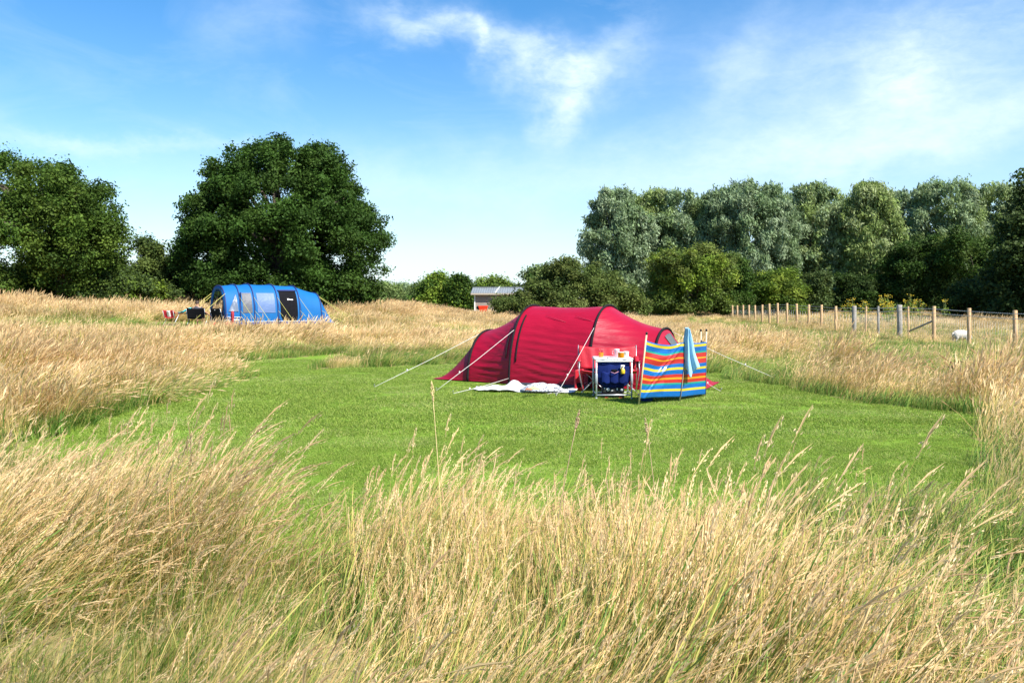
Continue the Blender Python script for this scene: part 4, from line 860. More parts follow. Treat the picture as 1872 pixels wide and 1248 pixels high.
def build_windbreak():
    # poles: foot and top, from photo columns at their own depths
    def pt(px, py, Y): return Vector(((px - CX) / F * Y, Y, HC + (HY - py) / F * Y))
    poles = [(pt(1167, 741, 13.75), pt(1182, 611, 13.75)), (pt(1242, 735, 14.25), pt(1257, 605, 14.35)), (pt(1289, 729, 14.95), pt(1291.5, 605, 14.95)), (pt(1281, 716, 16.0), pt(1281.5, 605, 16.0))]
    org = Vector((poles[1][0].x, poles[1][0].y, 0))
    root = empty('windbreak', org, 0, 'striped blue red and yellow beach windbreak beside the camp table', 'windbreak'); WB['top'] = poles[1][1].copy()
    for a, b in poles:
        a = a - org; b = b - org; a.z = -.06; d = (b - a).normalized()
        po = MB().tube([a, b], [.0150, .0150], 10).build('pole', M_wood, root)
        MB().tube([b - d * .004, b + d * .03, b + d * .04], [.019, .019, .012], 10).build('cap', M_cap, po)
    # cloth: top and bottom edges along the poles
    def on(i, f): a, b = poles[i]; return a.lerp(b, f) - org
    tops = [.905, .835, .84, .86]; bots = [.085, .07, .07, .08]
    V = []; D = []; n1 = 46; nv = 40; F_ = []; tot = 0
    for s in range(3):
        T0, T1 = on(s, tops[s]), on(s + 1, tops[s + 1]); B0, B1 = on(s, bots[s]), on(s + 1, bots[s + 1])
        if s == 0: T0, T1, B0, B1 = on(0, .915), on(1, .84), on(0, .10), on(1, .075)
        hor = (B1 - B0); hor.z = 0; nrm = Vector((hor.y, -hor.x, 0)).normalized()
        for i in range(n1 + 1):
            u = i / n1; g = sin(pi * u)
            for j in range(nv + 1):
                v = j / nv
                P = (T0.lerp(T1, u)).lerp(B0.lerp(B1, u), v)
                if s == 0:
                    P.z -= .055 * (sin(pi * min(u * 1.15, 1))) * (1 - v) ** 1.3
                    # folds running from the middle pole's top down to the first pole's foot
                    q = (u * .92 + (v - .12) * .80) - .80; ridge = math.exp(-(q / .035) ** 2) * .035 + math.exp(-((q + .09) / .03) ** 2) * .028 - math.exp(-((q + .045) / .03) ** 2) * .02
                    P += nrm * (ridge * sin(pi * min(1, max(0, u))) ** .6 - .07 * g * (1 - .3 * v) + .012 * g * sin(v * 21 + u * 6) * (u < .6) + .016 * g * (vnoise(u * 4 + 3, v * 8) - .5))
                    P.z -= .03 * g * math.exp(-((q + .2) / .2) ** 2)
                else:
                    P += nrm * (-.03 * g + .008 * g * sin(v * 13 + u * 3)); P.z -= .015 * g * (1 - v)
                V.append(tuple(P + nrm * .012)); D.append(v)
        o = tot
        for i in range(n1):
            for j in range(nv): F_.append((o + i * (nv + 1) + j, o + (i + 1) * (nv + 1) + j, o + (i + 1) * (nv + 1) + j + 1, o + i * (nv + 1) + j + 1))
        tot = len(V)
    me = bpy.data.meshes.new('cloth'); me.from_pydata(V, [], F_); me.update(); me.polygons.foreach_set('use_smooth', [True] * len(me.polygons))
    at = me.attributes.new('down', 'FLOAT', 'POINT'); at.data.foreach_set('value', np.array(D, np.float32)); me.materials.append(stripe_mat())
    o = bpy.data.objects.new('cloth', me); COL.objects.link(o); o.parent = root
    md = o.modifiers.new('solidify', 'SOLIDIFY'); md.thickness = .003
    for i, (a, b) in enumerate(poles[:3]):                                        # sewn pole pockets in dark webbing
        if i == 0: continue
        a2 = on(i, bots[i] + .01); b2 = on(i, tops[i] - .005)
        off = Vector((0, -.02, 0)); MB().tube([a2 + off, b2 + off], .006, 6).build('pole_seam', M_bluedark, root)
    g0 = on(2, .55); gr = MB().tube([g0, g0 + Vector((1.1, .35, -.62))], .006, 6)
    # towel over the middle pole
    tp = WB['top']; t = empty('towel', (tp.x, tp.y, 0), 0, 'pale blue towel hung over the middle pole of the windbreak', 'towel')
    P = []
    for j in range(37):
        f = j / 36; row = []; xl = -.040 - .045 * float(smooth(f, 0, .3)); xr = .022 + .160 * f + .02 * float(smooth(f, .5, 1))
        for i in range(41):
            u = i / 40; hem = .70 + .17 * math.exp(-((u - .36) / .16) ** 2) + .05 * math.exp(-((u - .62) / .08) ** 2) - .05 * max(0, u - .7)
            fold = sin(u * 12 + f * 1.2) * (.022 + .018 * f) + sin(u * 23 + 1) * .008
            row.append((xl + (xr - xl) * u + .012 * sin(f * 7) * f, -.055 - .02 * f + fold - .035 * sin(pi * u), tp.z + .045 - hem * f))
        P.append(row)
    m = mat('terry_cloth', (.30, .56, .76), .9, var=.05, vscale=30, bump=(160, .25, (1, 1, 1)), sheen=.3, trans=.15)
    MB().grid(P).build('front_fold', m, t, thick=.008)
    Q = [[(x * .8 + .0, .03 + .01 * sin(k), z + .06) for k, (x, y, z) in enumerate(row[3:38])] for row in P[2:34]]
    MB().grid(Q).build('back_fold', m, t, thick=.008)
    top = [[(-.035 + .02 * cos(a), -.02 + .055 * sin(b), tp.z + .05 + .012 * cos(b) - .004) for a in np.linspace(0, pi, 7)] for b in np.linspace(-1.5, 1.5, 9)]
    MB().grid(top).build('top_fold', m, t, thick=.008)
    X, Y = gp(1184, 735); b = empty('washing_bowl', (X, Y + .12, .01), 0, 'blue plastic bowl on the grass behind the foot of the windbreak', 'bowl')
    MB().lathe([(0, 0), (.10, 0), (.145, .11), (.152, .112), (.150, .118), (.14, .114), (.095, .008), (0, .008)], n=28).build('bowl', mat('blue_plastic', (.008, .055, .42), .3), b)
    MB().lathe([(.146, .106), (.156, .110), (.156, .120), (.146, .120)], n=28).build('rim', mat('dark_blue_plastic', (.01, .04, .3), .3), b)
build_windbreak()
# ------------------------------------------------------------------ big blue family tent
def build_blue_tent():
    o2 = BT_O; ang = math.atan2(BT_U[1], BT_U[0])
    root = empty('family_tent', (o2[0], o2[1], tz(*o2) + .02), ang, 'large blue family tent with clear windows and black mesh door before the oak', 'tent')
    # local +x away along the tent, local -y the near side
    PW = 2.7
    secs = [(0.0, 1.42, 2.02), (.72, 1.48, 2.10), (1.45, 1.50, 2.14), (2.70, 1.50, 2.12), (3.92, 1.48, 2.06), (5.20, 1.34, 1.68)]
    NA = 60
    def ring(x, W, H): return [(x, y, z) for y, z in arch(W, H, NA, PW)]
    def span(a, b, n=10, sag=.035, skip=None):
        P = []
        for i in range(n + 1):
            f = i / n; g = sin(pi * f); P.append([(a[0] + (b[0] - a[0]) * f, (a[1] + (b[1] - a[1]) * f - sag * .6 * g) * 1 * (y), (a[2] + (b[2] - a[2]) * f - sag * g) * z)
                                                  for y, z in arch(1, 1, NA, PW)])
        return P
    for k in range(5):
        a, b = secs[k], secs[k + 1]; P = span(a, b, 14, .03 if k else .0)
        far_hole = (lambda i, j: 2 <= i <= 11 and 42 <= j <= 55) if k == 0 else None
        MB().grid(P, skip=far_hole).build('roof_panel', M_blue, root)
        if k == 0:
            Q = [[Vector(P[i][j]) + Vector((0, -.01, 0)) for j in range(41, 58)] for i in range(1, 14)]
            MB().grid(Q).build('far_window', window_mat('clear_window', (.5, .52, .5), .30), root)
    # tail
    x0, W, H = secs[5]; ar = arch(W, H, NA, PW); P = []
    for i in range(13):
        f = i / 12; P.append([(x0 + 1.0 * f * (1 + .12 * (y / W)), y * (1 - f) + f * (-1.25 + 2.5 * k / NA), max(z * (1 - f) + .05 * sin(pi * f), .01)) for k, (y, z) in enumerate(ar)])
    MB().grid(P).build('tail_panel', M_blue, root)
    # front: a broad blue frame round the arched opening
    out = arch(1.42, 2.02, NA, PW); inn = arch(1.10, 1.84, NA, 2.5)
    P = [[(0 - .02, y, z) for y, z in out], [(-.04, (y + y2) / 2, (z + z2) / 2) for (y, z), (y2, z2) in zip(out, inn)], [(-.02, y, max(z, .02)) for y, z in inn]]
    MB().grid(P).build('front_frame', M_blue, root, thick=.015)
    P = [[(.86, y * f, z * f) for y, z in arch(1.44, 2.05, NA, PW)] for f in (1, .75)]
    Q = [[(.76, -1.42 + .5 * u, .02 + 1.7 * v * (1 - .08 * u)) for v in np.linspace(0, 1, 8)] for u in np.linspace(0, 1, 6)]
    MB().grid(Q).build('inner_curtain', M_bluedark, root, thick=.01)
    Q = [[(.02 + .03 * sin(u * 9), 1.05 - .0 * u, .02) for u in np.linspace(0, 1, 4)], [(.0, 1.05, .35), (.02, .4, .33), (.02, -.2, .33), (.0, -1.05, .33)]]
    Q = [[(0, y, z) for y in np.linspace(-1.08, 1.08, 12)] for z in np.linspace(.02, .34, 4)]
    MB().grid(Q).build('front_sill', M_bluedark, root, thick=.01)
    Q = [[(x, y, .03) for y in np.linspace(-1.35, 1.35, 4)] for x in np.linspace(.02, 5.15, 8)]
    MB().grid(Q).build('groundsheet', M_sheet_dark, root)
    for k, (x, W, H) in enumerate(secs):
        pts = [(x, y * 1.012, z * 1.012) for y, z in arch(W, H, 44, PW)]
        MB().tube(pts, .030 if k else .035, 8).build('air_beam', M_bluedark, root)
    # panels set on the near side, following the surface a few millimetres proud
    def side(x, z, off=.012):
        for k in range(5):
            a, b = secs[k], secs[k + 1]
            if x <= b[0] or k == 4:
                f = (x - a[0]) / (b[0] - a[0]); g = sin(pi * min(max(f, 0), 1)); s = .03 if k else 0; W = a[1] + (b[1] - a[1]) * f - s * .6 * g; H = a[2] + (b[2] - a[2]) * f - s * g
                y = -W * (1 - min(z / H, .999) ** PW) ** (1 / PW); return Vector((x, y - off, z))
    def patch(name, x0, x1, z0, z1, m, nu=10, nv=12, shape=None, off=.012, wr=0.0, parent=None):
        P = []
        for i in range(nu + 1):
            row = []
            for j in range(nv + 1):
                u = i / nu; v = j / nv; x, z = x0 + (x1 - x0) * u, z0 + (z1 - z0) * v
                if shape: x, z = shape(u, v)
                q = side(x, z, off); q.y -= wr * abs(vnoise(u * 4 + x0, v * 6)) ; row.append(q)
            P.append(row)
        return MB().grid(P).build(name, m, parent or root)
    Mw1 = window_mat('grey_window', (.075, .08, .095), 1.0, .55); Mw2 = window_mat('curtained_window', (.07, .13, .28), 1.0, .55); Mw3 = window_mat('crinkled_window', (.12, .15, .21), 1.0, .42)
    patch('window', .12, .78, .75, 1.6, Mw3, shape=lambda u, v: (.12 + .50 * u * (1 - v * .94) + .40 * v, .70 + .86 * v), wr=.05)
    patch('window', .86, 1.34, .62, 1.66, Mw1, wr=.01); patch('window', 1.62, 2.56, .62, 1.66, Mw2, wr=.01)
    def door_shape(u, v):
        x0, x1 = 2.84, 3.80; z = .02 + 1.74 * v; cut = .30 * max(0, 1 - v * 3.2) ** 2; return (x0 + cut + (x1 - x0 - cut * 1.4) * u, z)
    d = patch('door', 0, 0, 0, 0, M_black, shape=door_shape, nu=14, nv=18)
    roll = [side(x, 1.80, .05) for x in np.linspace(2.80, 3.84, 9)]; MB().tube(roll, [.03, .05, .055, .05, .055, .05, .05, .045, .03], 8).build('rolled_flap', M_bluedark, d)
    lg = MB()                                                                     # small white printed mark on the door
    for (x, w, h) in [(3.27, .08, .08), (3.36, .04, .05), (3.41, .03, .045), (3.45, .035, .048), (3.495, .03, .045), (3.535, .035, .045)]:
        P = [[side(x + w * u, 1.29 + h * v, .020) for v in (0, 1)] for u in (0, 1)]; lg.grid(P)
    lg.build('printed_mark', M_wht, d)
    # skirt, pale piping
    patch('skirt', 0.0, 5.3, .01, .13, M_skirt, nu=40, nv=2, off=.05)
    pip = [side(x, .40 if x < .78 else (.40 - .24 * min(1, (x - .78) / .15)), .03) for x in list(np.linspace(.05, .78, 6)) + list(np.linspace(.80, 5.3, 40))]
    MB().tube(pip, .014, 5).build('piping', M_wht, root)
    lp = MB(); lp.grid([[side(x, z, .03) for z in (.24, .30)] for x in np.linspace(.25, .62, 5)]); lp.build('printed_mark', M_wht, root)
    for k in (1, 2, 3, 4):                                                        # yellow guys, upper and lower, on the near side
        x = secs[k][0]; n = 1.5 + .1 * k
        for z, oy, ox in ((1.45, 1.55, .45), (.72, .75, .40)):
            a = side(x, z, .03); b = Vector((x + ox, a.y - oy, .02)); MB().tube([a, b], .010, 5).build('guy_rope', M_yel_rope, root)
        MB().tube([(x + .45, side(x, .5).y - 1.55, -.05), (x + .47, side(x, .5).y - 1.6, .07)], .01, 5).build('tent_peg', M_peg, root)
    for a, b in ((side(5.2, .70, .03), Vector((6.3, -2.1, .02))), (Vector((5.2, -1.0, 1.44)), Vector((7.2, -1.3, .02))), (Vector((5.2, -.6, 1.58)), Vector((7.6, -.9, .02))),
                 (Vector((0, -1.28, 1.62)), Vector((-1.9, -1.6, .02))), (Vector((0, 1.25, 1.65)), Vector((-1.9, 1.5, .02))), (Vector((0, 1.28, 1.5)), Vector((-1.6, 1.9, .02)))):
        MB().tube([a, b], .011, 5).build('guy_rope', M_yel_rope, root)
build_blue_tent()

# ------------------------------------------------------------------ folding chairs, table and sitter before the blue tent
def at(px, Y): X = (px - CX) / F * Y; return X, Y, tz(X, Y) + .01
def camp_chair(px, Y, rz, label, back_m, seat_m, hb=.88, W=.42, trim=None, stripe=None, logo=False):
    c = empty('folding_chair', at(px, Y), rz, label, 'chair', None)
    P = [[(u * (W + .02 * v), -.16 - .16 * v + .05 * (1 - u * u), .40 + (hb - .40) * v + (.05 * u * u * v)) for v in np.linspace(0, 1, 10)] for u in np.linspace(-1, 1, 15)]
    b = MB().grid(P).build('backrest', back_m, c, thick=.015)
    if stripe:
        P = [[(u * .085, -.19 - .16 * v + .05 * (1 - .04), .41 + (hb - .42) * v) for v in np.linspace(0, 1, 8)] for u in (-1, 1)]; MB().grid(P).build('stripe', stripe, b, thick=.018)
    if logo: MB().box((.0, -.335, hb - .07), (.05, .004, .05)).build('badge', M_wht, b, smooth_=False)
    P = [[(u * W * .96, -.18 + .5 * v, .41 - .04 * (1 - u * u) + .03 * v) for v in np.linspace(0, 1, 8)] for u in np.linspace(-1, 1, 9)]
    MB().grid(P).build('seat', seat_m, c, thick=.015)
    for s in (-1, 1):
        MB().tube([(s * (W + .02), -.33, hb), (s * (W + .01), -.16, .40), (s * (W + .01), .26, 0)], .012, 6).build('leg', trim or M_steel, c)
        MB().tube([(s * (W + .03), .34, .60), (s * (W + .02), .26, .42), (s * (W + .02), -.30, 0)], .012, 6).build('leg', trim or M_steel, c)
        P = [[(s * (W + .03) + w_, y, z) for w_ in (-.03, .03)] for y, z in [(.34, .61), (.1, .60), (-.12, .61), (-.28, .70)]]
        MB().grid(P).build('armrest', back_m, c, thick=.02)
    return c
M_rcl = mat('red_canvas', (.50, .015, .03), .7, var=.1); M_wcl = mat('white_stripe', (.75, .72, .70), .7); M_turq = mat('turquoise_cloth', (.02, .48, .50), .7, var=.1, vscale=6)
camp_chair(360.5, 40.2, .10, 'black folding chair with the person sitting in it', M_black, M_black, hb=.90)
camp_chair(403, 40.6, -.62, 'empty black padded folding chair by the blue tent door', M_charcoal, M_charcoal, hb=.92, logo=True)
camp_chair(312, 40.4, .0, 'small red folding chair with a white stripe', M_rcl, M_rcl, hb=.74, W=.24, trim=M_alu, stripe=M_wcl)
def side_table():
    t = empty('camp_table', at(333, 41.0), .05, 'low black folding table beside the red striped chair', 'table')
    MB().box((0, 0, .58), (1.05, .55, .03), bev=.008).build('table_top', M_black, t, angle=40)
    for s in (-1, 1):
        for y in (-.22, .22): MB().tube([(s * .46, y, .57), (s * .42, y, 0)], .014, 6).build('leg', M_cap, t)
        MB().tube([(s * .44, -.22, .16), (s * .44, .22, .16)], .010, 6).build('stretcher', M_cap, t)
    X, Y, Z = at(339, 41.0)
    P = [[(u * .32, v * .22, .02 + .24 * smooth(u, -.9, .6) * (1 - v * v * .6) + .05 * vnoise(u * 3 + 4, v * 3)) for v in np.linspace(-1, 1, 10)] for u in np.linspace(-1, 1, 16)]
    o = MB().grid(P).build('beach_bag', M_turq, loc=(X, Y, Z + .595), thick=.012); tag(o, 'turquoise cloth heaped on the low black table', 'cloth')
    X, Y, Z = at(331, 41.0); o = MB().grid([[(u * .16, v * .10, .012 + .012 * vnoise(u * 4, v * 4)) for v in np.linspace(-1, 1, 6)] for u in np.linspace(-1, 1, 8)]).build('paper', M_wht, loc=(X, Y, Z + .595), thick=.004)
    tag(o, 'white papers on the low black table beside the turquoise cloth', 'paper')
side_table()
def beach_bits():
    b = empty('kit_bag', at(415, 39.6), .2, 'red and pale patterned kit bag on the grass before the empty chair', 'bag')
    P = [[(.36 * cos(a) * s, .2 * sin(a) * s, .30 * (1 - s ** 3) + .03 * vnoise(a * 2, s * 3)) for a in np.linspace(0, 2 * pi, 25)] for s in np.linspace(1, .02, 10)]
    MB().grid(P).build('bag_body', mat('patterned_cloth', (.35, .03, .06), .7, var=.7, vscale=16), b)
    MB().tube([(-.15, 0, .27), (-.08, 0, .40), (.08, 0, .40), (.15, 0, .27)], .014, 6).build('handle', M_wcl, b)
    b = empty('kit_bag', at(393, 39.7), .1, 'plain red crumpled bag on the grass between the two black chairs', 'bag')
    P = [[(.26 * cos(a) * s, .17 * sin(a) * s, .24 * (1 - s ** 2.4) + .04 * vnoise(a * 2 + 5, s * 3)) for a in np.linspace(0, 2 * pi, 25)] for s in np.linspace(1, .02, 9)]
    MB().grid(P).build('bag_body', M_rcl, b); MB().tube([(-.1, 0, .2), (0, .02, .30), (.1, 0, .2)], .012, 6).build('handle', M_rcl, b)
    c = empty('chair_bag', at(424, 40.2), 0, 'slim upright dark red chair bag leaning at the blue tent corner', 'bag')
    MB().tube([(0, 0, .0), (.01, .0, .1), (.02, 0, .5), (.03, .0, .78), (.03, 0, .84)], [.06, .085, .09, .075, .03], 10).build('sleeve', mat('dark_red_canvas', (.28, .01, .02), .7, var=.2), c)
    MB().tube([(.02, -.09, .2), (.03, -.16, .45), (.04, -.08, .72)], .012, 6).build('strap', M_black, c)
beach_bits()
def build_person():
    X, Y, Z = at(360.5, 40.2)
    M_skin = mat('skin', (.46, .25, .16), .55, var=.06); M_hair = mat('brown_hair', (.045, .025, .015), .7, var=.3, vscale=30, bump=(60, .6, (1, 1, .3)))
    M_shirt = mat('dark_shirt', (.05, .055, .07), .85, var=.1)
    # skeleton seated in the chair, facing the tent (local +y); one vertex per joint
    J = {'pel': (0, -.02, .50), 'belly': (0, -.07, .66), 'chest': (0, -.13, .87), 'neck': (.005, -.15, 1.01), 'jaw': (.01, -.120, 1.09), 'head': (.015, -.135, 1.18), 'crown': (.015, -.14, 1.25), 'nose': (.018, .0, 1.145),
         'shL': (-.175, -.13, .93), 'elL': (-.34, -.02, .70), 'wrL': (-.27, .20, .60), 'shR': (.175, -.13, .93), 'elR': (.40, -.06, .72), 'wrR': (.52, .12, .58),
         'hipL': (-.10, .02, .49), 'knL': (-.15, .42, .53), 'anL': (-.15, .50, .10), 'toL': (-.16, .66, .04), 'hipR': (.10, .02, .49), 'knR': (.16, .42, .53), 'anR': (.17, .52, .10), 'toR': (.19, .68, .04)}
    Rd = {'pel': (.15, .12), 'belly': (.145, .11), 'chest': (.155, .115), 'neck': (.066, .070), 'jaw': (.082, .092), 'head': (.098, .118), 'crown': (.078, .092), 'nose': (.016, .016), 'shL': (.062, .062), 'shR': (.062, .062), 'elL': (.043, .043), 'elR': (.043, .043),
          'wrL': (.029, .029), 'wrR': (.029, .029), 'hipL': (.088, .088), 'hipR': (.088, .088), 'knL': (.062, .062), 'knR': (.062, .062), 'anL': (.042, .042), 'anR': (.042, .042), 'toL': (.038, .03), 'toR': (.038, .03)}
    E = [('pel', 'belly'), ('belly', 'chest'), ('chest', 'neck'), ('neck', 'jaw'), ('jaw', 'head'), ('head', 'crown'), ('jaw', 'nose'), ('chest', 'shL'), ('shL', 'elL'), ('elL', 'wrL'), ('chest', 'shR'), ('shR', 'elR'), ('elR', 'wrR'), ('pel', 'hipL'), ('hipL', 'knL'), ('knL', 'anL'), ('anL', 'toL'), ('pel', 'hipR'), ('hipR', 'knR'), ('knR', 'anR'), ('anR', 'toR')]
    for s, w, d in (('L', 'wrL', Vector((.10, .95, -.25))), ('R', 'wrR', Vector((.30, .75, -.6)))):      # palm, four fingers of different length, thumb
        d.normalize(); sd_ = d.cross(Vector((0, 0, 1))).normalized(); p = Vector(J[w]); J['pa' + s] = tuple(p + d * .055); Rd['pa' + s] = (.036, .018); E.append((w, 'pa' + s))
        for k, (o_, l_) in enumerate(((-.028, .062), (-.010, .074), (.010, .070), (.028, .054))):
            a = p + d * .095 + sd_ * o_; b = a + d * l_ * .6 + Vector((0, 0, -.012)); c = b + d * l_ * .35 + Vector((0, 0, -.026))
            for q, v in (('a', a), ('b', b), ('c', c)): J['f%s%d%s' % (s, k, q)] = tuple(v); Rd['f%s%d%s' % (s, k, q)] = (.0085, .0085)
            E += [('pa' + s, 'f%s%da' % (s, k)), ('f%s%da' % (s, k), 'f%s%db' % (s, k)), ('f%s%db' % (s, k), 'f%s%dc' % (s, k))]
        q = 1 if s == 'L' else -1
        t1 = p + d * .035 + sd_ * .040 * q; t2 = t1 + d * .035 + sd_ * .020 * q; J['t%sa' % s] = tuple(t1); J['t%sb' % s] = tuple(t2); Rd['t%sa' % s] = Rd['t%sb' % s] = (.010, .010)
        E += [('pa' + s, 't%sa' % s), ('t%sa' % s, 't%sb' % s)]
    keys = list(J); me = bpy.data.meshes.new('person'); me.from_pydata([J[k] for k in keys], [(keys.index(a), keys.index(b)) for a, b in E], [])
    o = bpy.data.objects.new('person', me); COL.objects.link(o); o.location = (X - .006, Y + .085, Z); o.rotation_euler = (0, 0, .10); me.materials.append(M_skin)
    sk = o.modifiers.new('skin', 'SKIN'); sk.use_smooth_shade = True
    lay = me.skin_vertices[0] if len(me.skin_vertices) else None
    if lay is None:
        import bmesh
        bm = bmesh.new(); bm.from_mesh(me); bm.verts.layers.skin.verify(); bm.to_mesh(me); bm.free(); lay = me.skin_vertices[0]
    for i, k in enumerate(keys): lay.data[i].radius = Rd[k]; lay.data[i].use_root = (k == 'pel')
    sb = o.modifiers.new('subdivision', 'SUBSURF'); sb.levels = 1; sb.render_levels = 2
    tag(o, 'person with short brown hair sitting in a black folding chair, back turned', 'person')
    hair = MB(); h = Vector(J['head'])
    P = []
    for i in range(13):
        th = pi * .66 * i / 12; P.append([(h.x + .090 * sin(th) * cos(a), h.y - .006 + .110 * sin(th) * sin(a) * (1 if sin(a) < 0 else .88), h.z + .004 + .112 * cos(th) + (.035 if sin(a) > .2 and th > 1.1 else 0)) for a in np.linspace(0, 2 * pi, 25)])
    hair.grid(P).build('hair', M_hair, o, thick=.006)
    sh = MB()
    for (z, rx, ry, y) in (): pass
    P = [[(rx * cos(a), y + ry * sin(a), z) for a in np.linspace(0, 2 * pi, 25)] for z, rx, ry, y in ((.50, .175, .15, -.02), (.62, .17, .14, -.06), (.76, .175, .14, -.10), (.87, .195, .13, -.12), (.955, .185, .105, -.13), (.99, .12, .085, -.14), (1.01, .075, .08, -.145))]
    sh.grid(P).build('shirt', M_shirt, o, thick=.008)
    for s in ('L', 'R'):
        a, b = Vector(J['sh' + s]), Vector(J['el' + s]); MB().tube([a + (a - b) * .06, a.lerp(b, .3), a.lerp(b, .65)], [.078, .076, .064], 12, cap=False).build('sleeve', M_shirt, o, thick=.006)
        a, b = Vector(J['hip' + s]), Vector(J['kn' + s]); MB().tube([a, a.lerp(b, .5), a.lerp(b, .9)], [.115, .10, .085], 12, cap=False).build('shorts_leg', M_bluedark, o, thick=.006)
build_person()

# ------------------------------------------------------------------ fence along the field
def build_fence():
    root = empty('wire_fence', (FX0, FY0, tz(FX0, FY0)), 0, 'stock wire fence on timber posts running along the meadow edge', 'fence')
    org = Vector(root.location)
    def where(px): k = (px - CX) / F; s = (k * FY0 - FX0) / (FDX - k); return FX0 + FDX * s, FY0 + s
    posts = [(1976, 567, 'n'), (1857, 567, 'n'), (1772, 563, 'n'), (1706.5, 559.5, 'n'), (1661, 560, 't'), (1645, 557, 'o'), (1606.5, 559.5, 'g'), (1582.5, 559.5, 't'), (1561, 559, 'o'), (1528.5, 559.5, 'n'), (1501.5, 557, 'n'), (1478, 556.5, 'n'), (1457, 555, 'n'),
             (1438.5, 554, 'n'), (1422, 554, 'n'), (1407, 555, 'n'), (1393, 557, 'n'), (1380.5, 558, 'n'), (1369, 557.5, 'n'), (1358, 557.5, 'n'), (1348, 558, 'n'), (1339, 558, 'n')]
    r = random.Random(4); tops = []
    for px, py, k in posts:
        if px == 1976: x, y = FX0 - .22, FY0 - 2.3
        else: x, y = where(px)
        z0 = tz(x, y); zt = HC + (HY - py) / F * y
        rad = {'n': .060, 't': .036, 'g': .044, 'o': .092}[k] * (1 + .004 * max(0, y - 25))
        a = Vector((x + r.uniform(-.01, .01), y, z0 - .15)) - org; b = Vector((x + r.uniform(-.03, .03), y, zt)) - org
        m = MB().tube([a, a.lerp(b, .5), b - Vector((0, 0, .012)), b], [rad * 1.03, rad, rad * .98, rad * .86], 12).build('fence_post', M_posto if k in 'og' else M_postw, root, angle=50)
        if k in 'og': m['label'] = 'weathered grey post'
        if k != 't': tops.append((b, zt))
    for dz, rad, nm in ((-.10, .0075, 'top_wire'), (-.24, .0075, 'second_wire')):
        pts = [b + Vector((-.06, 0, dz)) for b, _ in tops]; m = MB(); m.tube(pts, [rad * (1 + .015 * max(0, p.y)) for p in pts], 5)
        rr = random.Random(3)
        for p, q in zip(pts[:6], pts[1:7]):                                      # barbs
            n = int((q - p).length / .12)
            for i in range(n):
                c = p.lerp(q, (i + .5) / n); m.tube([c + Vector((-.012, -.012, -.012)), c + Vector((.012, .012, .016))], .0035, 4)
        m.build(nm, M_wire, root)
    net = MB()
    for a, b in zip(tops[:-1], tops[1:]):
        p, q = a[0], b[0]; d = (q - p).length; n = max(3, int(d / .15)) if p.y < 12 else max(2, int(d / .4)); rw = .0022 * (1 + .03 * max(0, p.y))
        for i in range(n):
            c = p.lerp(q, i / n); g = tz(c.x + org.x, c.y + org.y) - org.z; net.tube([Vector((c.x - .06, c.y, g)), Vector((c.x - .06, c.y, c.z - .36))], rw, 4)
        for k in range(6):
            gp_ = tz(p.x + org.x, p.y + org.y) - org.z; gq = tz(q.x + org.x, q.y + org.y) - org.z; f = k / 5
            net.tube([Vector((p.x - .06, p.y, gp_ + (p.z - .36 - gp_) * f)), Vector((q.x - .06, q.y, gq + (q.z - .36 - gq) * f))], rw, 4)
    net.build('wire_netting', M_wire, root)
    x, y = where(1706.5); a = Vector((x, y, tz(x, y) + .78)) - org; x2, y2 = where(1676); b = Vector((x2 - .3, y2, tz(x2, y2) + .35)) - org
    MB().tube([a, b], .035, 8).build('strut', M_posto, root)
build_fence()
def build_trough():
    Y = 27.0; X = (1756 - CX) / F * Y; c = empty('sheep', (X, Y, tz(X, Y)), .25, 'white sheep half hidden in the grass by the fence', 'sheep'); c.scale = (.60, .60, .60)
    w = mat('fleece', (.50, .46, .40), .95, var=.14, vscale=16, bump=(26, .8, (1, 1, 1)))
    prof = [(-.50, .02), (-.47, .15), (-.38, .22), (-.2, .25), (.05, .255), (.25, .24), (.40, .20), (.48, .13), (.52, .05)]
    P = []
    for x, rr in prof:
        P.append([(x, rr * .82 * cos(a) + .0, .53 + rr * sin(a) * (1.0 if sin(a) > 0 else 1.05) + .012 * sin(a * 9 + x * 30) - .02 * (x < -.3)) for a in np.linspace(0, 2 * pi, 25)])
    b = MB(); b.grid(P)
    b.tube([(.40, 0, .58), (.52, .0, .56), (.60, -.02, .44), (.68, -.03, .32), (.76, -.03, .26)], [.13, .12, .085, .07, .045], 12)
    for x, y in ((.30, .12), (.30, -.12)): b.tube([(x, y, .40), (x + .02, y, .22), (x + .0, y, .20), (x, y, .02), (x + .03, y, 0)], [.07, .042, .038, .03, .032], 10)
    for x, y in ((-.36, .12), (-.36, -.12)): b.tube([(x, y, .44), (x + .04, y, .32), (x - .06, y, .20), (x - .04, y, .02), (x - .01, y, 0)], [.10, .07, .036, .03, .032], 10)
    b.tube([(-.48, 0, .62), (-.55, 0, .56), (-.56, 0, .44)], [.045, .035, .02], 8)
    b.build('fleece', w, c)
    for s in (-1, 1): MB().tube([(.60, s * .07, .45), (.59, s * .15, .46), (.60, s * .19, .43)], [.02, .03, .008], 8).build('ear', w, c)
    for s in (-1, 1): MB().lathe([(0, -.01), (.010, 0), (0, .01)], (.675, s * .062 - .03, .36), 8).build('eye', M_cap, c)
build_trough()

